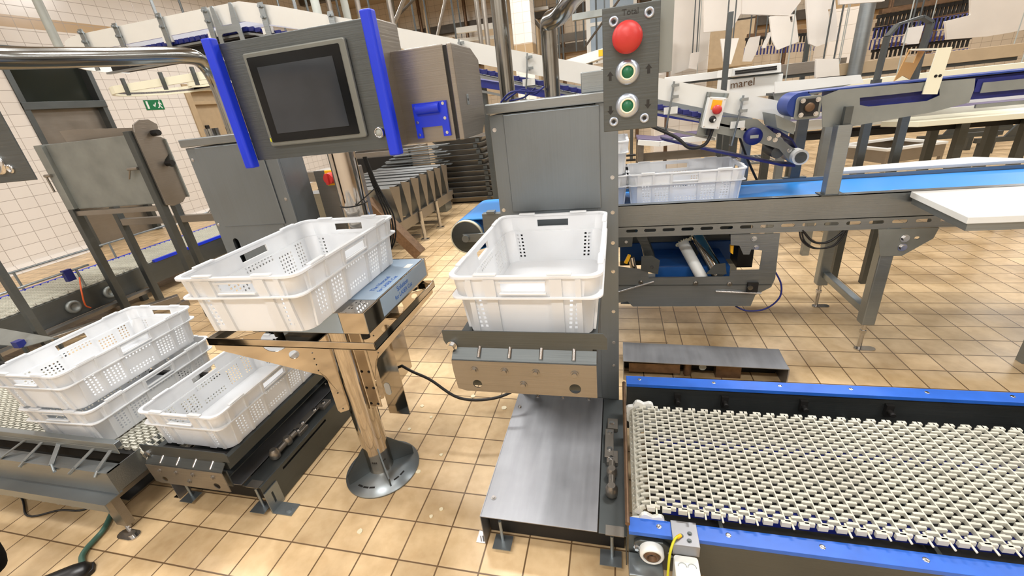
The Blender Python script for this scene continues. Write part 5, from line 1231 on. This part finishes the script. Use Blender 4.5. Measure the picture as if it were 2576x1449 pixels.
b = MB()
for k in range(6):
    for r_ in range(2):
        q = aY(1858+17.5*k, 179-2.1*k+5.5*r_, 4.297); b.box(q.x-.026, q.x+.026, 4.294, 4.3, q.z-.007, q.z+.007)
b.build('vent_slot', M['dark'], c)
q0, q1 = aY(1836, 200, 4.35), aY(1966, 222, 4.35)
MB().box(q0.x, q1.x, 4.35, 4.85, q1.z-.05, q0.z+.0).build('lower_housing', M['white'], c, .006)
q = aY(1868, 210, 4.345)
text('maker_name', 'marel', .085, M['brown'], c, frontM(q.x, 4.345, q.z, math.radians(3)), .001)
MB().box(p0.x, p0.x+.06, 4.4, 4.46, 0, q1.z).box(q1.x-.06, q1.x, 4.4, 4.46, 0, q1.z).box(p0.x, q1.x, 4.36, 4.84, q0.z, p2.z).build('machine_frame', M['steel_dark'], c)
for x, y, Y, lb in ((1830, 120, 4.25, 'slim square post beside the vented machine'), (2025, 150, 5.7, 'slim post behind the crumpled grey sheet'), (1682, 160, 5.6, 'short brown post at the foot of the tiled column')):
    a = aY(x, y, Y); tag(MB().box(a.x-.02, a.x+.02, Y-.02, Y+.02, 0, a.z+.25).build('machine_post', M['steel_dark' if 'slim' in lb else 'brown'], None, .002), lb, 'post')
# low conveyors behind the right side: cutting boards and legs
c = thing('cutting_station', 'cream cutting board table with violet belt in the right background', 'table', (3, 4.2, 0))
A0, A1 = aY(2310, 318, 4.0), aY(2600, 284, 4.0); z_ = (A0.z+A1.z)/2
MB().prism([(A0.x, 4.0), (A1.x+.4, 4.0), (A1.x+.4, 4.35), (A0.x+.1, 4.35), (A0.x-.15, 4.2)], 'z', z_-.02, z_+.02).build('cutting_board', M['ivory'], c, .003)
B0 = aY(2090, 312, 4.4)
MB().box(B0.x-.3, A1.x+.6, 4.42, 4.8, z_+.03, z_+.045).build('violet_belt', M['purple'], c); MB().box(B0.x-.3, A1.x+.6, 4.38, 4.42, z_-.02, z_+.06).box(B0.x-.3, A1.x+.6, 4.8, 4.84, z_+.02, z_+.075).build('white_edge', M['white'], c)
b = MB().box(B0.x-.2, A1.x+.5, 4.48, 4.72, z_-.12, z_-.07)
b.build('table_bed', M['dark'], c)
for x in (A0.x-.3, A0.x+.55, A0.x+1.4, A1.x+.3):
    MB().box(x-.03, x+.03, 4.40, 4.46, 0, z_).build('leg', M['steel_dark'], c); MB().box(x-.03, x+.03, 4.74, 4.80, 0, z_).build('leg', M['steel_dark'], c)
MB().box(A0.x-.3, A1.x+.3, 4.41, 4.45, .25, .29).build('stretcher', M['steel_warm'], c)
a = aZ(2240, 400, .1)
c = thing('white_floor_frame', 'tilted white frame lying on tiles under the cutting board table', 'frame', (a.x, a.y, 0))
MB(Matrix.Translation((a.x, a.y+.1, 0)) @ Matrix.Rotation(.35, 4, 'Z') @ Matrix.Rotation(.0, 4, 'X')).plate(rect(-.45, .45, -.4, .4), [rect(-.37, .37, -.32, .32)], 'z', .28, .31).build('frame_top', M['white'], c)
MB(Matrix.Translation((a.x, a.y+.1, 0)) @ Matrix.Rotation(.35, 4, 'Z')).plate(rect(-.44, .44, -.39, .39), [rect(-.42, .42, -.37, .37)], 'z', .12, .28).box(-.44, -.40, -.39, -.35, 0, .12).box(.40, .44, -.39, -.35, 0, .12).box(.40, .44, .35, .39, 0, .12).box(-.44, -.40, .35, .39, 0, .12).build('frame_side', M['steel_warm'], c)
for i, (px_, py_) in enumerate(((2400, 392), (2520, 372), (2555, 402))):
    a = aZ(px_, py_, 0)
    tag(MB().box(a.x-.5, a.x+.5, a.y, a.y+.06, .25, .31).box(a.x-.45, a.x-.39, a.y, a.y+.06, 0, .25).box(a.x+.39, a.x+.45, a.y, a.y+.06, 0, .25).prism([(a.x-.2, .31), (a.x+.05, .31), (a.x-.05, .55)], 'y', a.y+.01, a.y+.04).build('floor_trestle', M['steel_dark']), ['dark steel trestle on tiles behind the white board', 'second dark steel trestle farther right on tiles', 'dark trestle at the right edge behind the white board'][i], 'trestle')
# low table with curved rail and cross bracing behind the blue belt crates
c = thing('braced_table', 'brown braced steel table with white curved belt edge behind crates', 'table', (1, 5.2, 0))
T0, T1 = aY(1608, 360, 4.9), aY(1800, 345, 4.9); zt_ = T0.z
pp_ = [aY(*p, 4.9) for p in ((1605, 358), (1660, 362), (1720, 352), (1790, 346), (1850, 340))]
b = MB()
for p, q in zip(pp_, pp_[1:]): b.bar(p, q, .05, .05)
b.build('white_edge', M['white'], c)
b = MB()
for p, q in zip(pp_, pp_[1:]): b.bar(p+V((0, .28, .02)), q+V((0, .28, .02)), .45, .02)
b.build('violet_belt', M['purple'], c)
x0, x1 = pp_[0].x, pp_[-1].x
b = MB().box(x0, x1, 4.95, 5.0, zt_-.2, zt_-.12).box(x0, x0+.06, 4.9, 4.96, 0, zt_).box(x1-.06, x1, 4.9, 4.96, 0, zt_-.02).box(x0, x0+.06, 5.3, 5.36, 0, zt_).box(x1-.06, x1, 5.3, 5.36, 0, zt_-.02)
b.bar((x0+.05, 4.93, zt_-.2), (x0+.55, 4.93, .15), .05, .04).bar((x0+.95, 4.93, zt_-.2), (x0+.55, 4.93, .15), .05, .04).bar((x0, 5.33, .3), (x1, 5.33, .3), .05, .05).bar((x0, 4.93, .15), (x1, 4.93, .15), .05, .05)
b.build('braced_frame', M['steel_warm'], c)
b = MB()
for i in range(14): b.bar((x0+.86+.04*i, 4.95, zt_-.30), (x0+.86+.04*i, 5.4, zt_-.30), .012, .012)
for y in (4.95, 5.4): b.bar((x0+.84, y, zt_-.30), (x0+1.42, y, zt_-.30), .02, .02)
b.build('wire_shelf', M['steel'], c)
b = MB()
for i in range(9): b.box(x0-.12, x0-.02, 4.9, 4.96, .35+.05*i, .365+.05*i)
b.build('comb_strip', M['dark'], c)
a = aY(1455, 165, 6.8); e = aY(1540, 120, 6.8)
c = thing('white_chute', 'white sloping chute with yellow sticker left of the red button box', 'chute', (a.x, 6.8, a.z))
q0, q1, q2, q3 = aY(1420, 152, 6.8), aY(1535, 115, 6.8), aY(1535, 138, 6.8), aY(1460, 165, 6.8)
MB().prism([(q3.x, q3.z), (q2.x, q2.z), (q1.x, q1.z), (q0.x, q0.z)], 'y', 6.8, 7.2).build('chute_body', M['white'], c)
q = aY(1513, 133, 6.79); MB().box(q.x-.04, q.x+.04, 6.792, 6.798, q.z-.04, q.z+.04).build('yellow_sticker', M['yellow'], c)
MB().box(q3.x+.1, q3.x+.16, 7.0, 7.06, 0, q3.z+.05).box(q2.x, q2.x+.06, 7.0, 7.06, 0, q2.z).build('chute_leg', M['steel_dark'], c)
c = thing('lower_inclined_belt', 'second narrower blue belt conveyor running under the inclined conveyor', 'conveyor', (-.6, 3.9, 1.3))
prof = [(-1.2, 1.72), (1.0, 1.16)]
b = MB(); band(b, prof, -.06, 0, 3.75, 3.77); b.build('side_rail', M['steel'], c)
b = MB(); band(b, prof, -.13, -.07, 3.76, 4.1); b.build('blue_belt', M['navy'], c)
MB().box(-1.15, -1.1, 3.9, 3.95, 0, 1.6).box(.9, .95, 3.9, 3.95, 0, 1.08).build('support_leg', M['steel_dark'], c)

# ------------------------------------------------------------------ the person at the lower left and scraps on the floor
pr = thing('person', 'person in black trousers and black shoes at the lower left edge', 'person', (-2.15, .55, 0))
def skin(name, nodes, edges, mat, parent, root=0):
    me = bpy.data.meshes.new(name); me.from_pydata([n[:3] for n in nodes], edges, []); me.materials.append(mat)
    o = bpy.data.objects.new(name, me); COL.objects.link(o); o.parent = parent; o.matrix_parent_inverse = Matrix.Translation(-parent.location)
    md = o.modifiers.new('skin', 'SKIN'); md.use_smooth_shade = True
    for v_, n in zip(me.skin_vertices[0].data, nodes): v_.radius = (n[3], n[4] if len(n) > 4 else n[3])
    me.skin_vertices[0].data[root].use_root = True
    s_ = o.modifiers.new('sub', 'SUBSURF'); s_.levels = 2; s_.render_levels = 2
    return o
LX, LY = -2.065, .435      # heel of the near foot
RX, RY = -2.20, .20
HX, HY2 = -2.20, .36
N = [(HX, HY2, .92, .15, .12), (HX+.08, HY2, .84, .10), (-2.11, LY+.06, .48, .072), (LX-.035, LY+.05, .13, .05), (HX-.08, HY2, .84, .10), (-2.21, RY+.10, .48, .072), (RX, RY, .12, .055),
     (HX, HY2, 1.12, .14, .11), (HX, HY2, 1.36, .17, .12), (HX, HY2, 1.50, .06), (HX, HY2+.02, 1.58, .055)]
E_ = [(0, 1), (1, 2), (2, 3), (0, 4), (4, 5), (5, 6), (0, 7), (7, 8), (8, 9), (9, 10)]
for s_ in (-1, 1):
    k = len(N); N += [(HX+s_*.20, HY2-.02, 1.42, .065), (HX+s_*.25, HY2-.05, 1.15, .048), (HX+s_*.23, HY2+.06, .92, .036)]; E_ += [(8, k), (k, k+1), (k+1, k+2)]
skin('body', N, E_, M['cloth'], pr)
MB().ball((HX, HY2+.03, 1.68), .10, .78, 1.0, 1.2, 20, 14).ball((HX, HY2+.13, 1.665), .016, .8, 1.2, 1.4, 8, 6).build('head', M['skin'], pr)
MB().ball((HX, HY2+.01, 1.715), .108, .85, 1.0, .95, 20, 12).build('hair', M['black'], pr)
for s_ in (-1, 1):
    hb = V((HX+s_*.23, HY2+.07, .90)); b = MB().ball(hb+V((0, .01, -.045)), .045, .5, .85, 1.0, 12, 8)
    for k, (dy, ln) in enumerate(((-.028, .065), (-.010, .075), (.010, .072), (.028, .058))):
        p = hb+V((0, .012+dy, -.08)); b.tube([p, p+V((-s_*.006, 0, -ln*.5)), p+V((-s_*.016, 0, -ln))], .0085, 8)
    p = hb+V((-s_*.012, .035, -.04)); b.tube([p, p+V((-s_*.014, .02, -.03)), p+V((-s_*.016, .022, -.06))], .0095, 8)
    b.build('hand', M['skin'], pr)
def shoe(x, y, rz):
    Mx = Matrix.Translation((x, y, 0)) @ Matrix.Rotation(rz, 4, 'Z')
    b = MB(Mx); secs = [(-.075, .030, .075), (-.05, .037, .10), (0, .040, .105), (.06, .042, .085), (.13, .050, .062), (.18, .050, .050), (.215, .038, .040), (.232, .016, .026)]
    vs = []; n = 14
    for sx, w_, h_ in secs:
        for k in range(n):
            a = 2*PI*k/n; vs.append((sx, w_*math.cos(a)*(1 if math.sin(a) > 0 else 1.05), .018+max(-.012, (h_-.018)*math.sin(a))))
    m_ = len(secs)
    b.add(vs, [(i*n+k, i*n+(k+1) % n, (i+1)*n+(k+1) % n, (i+1)*n+k) for i in range(m_-1) for k in range(n)]+[tuple(range(n))[::-1], tuple((m_-1)*n+k for k in range(n))], True)
    o = b.build('shoe', M['leather'], pr)
    sole = [(-.082, -.034), (.0, -.044), (.13, -.056), (.20, -.048), (.238, -.018), (.238, .018), (.20, .048), (.13, .056), (.0, .044), (-.082, .034)]
    MB(Mx).prism(sole, 'z', 0, .018).build('sole', M['black'], o, .004)
shoe(LX, LY, .92); shoe(RX, RY-.01, .9)
SC = [(1085, 1050), (1110, 1145), (1268, 1027), (1052, 1188), (905, 1338), (1062, 1022), (1190, 997), (1085, 1300), (1110, 1282), (1030, 1080)]
for i, (x, y) in enumerate(SC):
    p = aZ(x, y, 0); r_ = .006+.005*RND.random()
    b = MB(); vs = [(p.x+r_*(1+.5*RND.random())*math.cos(a), p.y+r_*(1+.5*RND.random())*math.sin(a)) for a in [2*PI*k/7 for k in range(7)]]
    tag(b.prism(vs, 'z', 0, .004).build('floor_scrap', M['scrap']), 'pale crumb lying on the tiles between pedestal and lift', 'scrap', 'pale crumbs on the tiles')
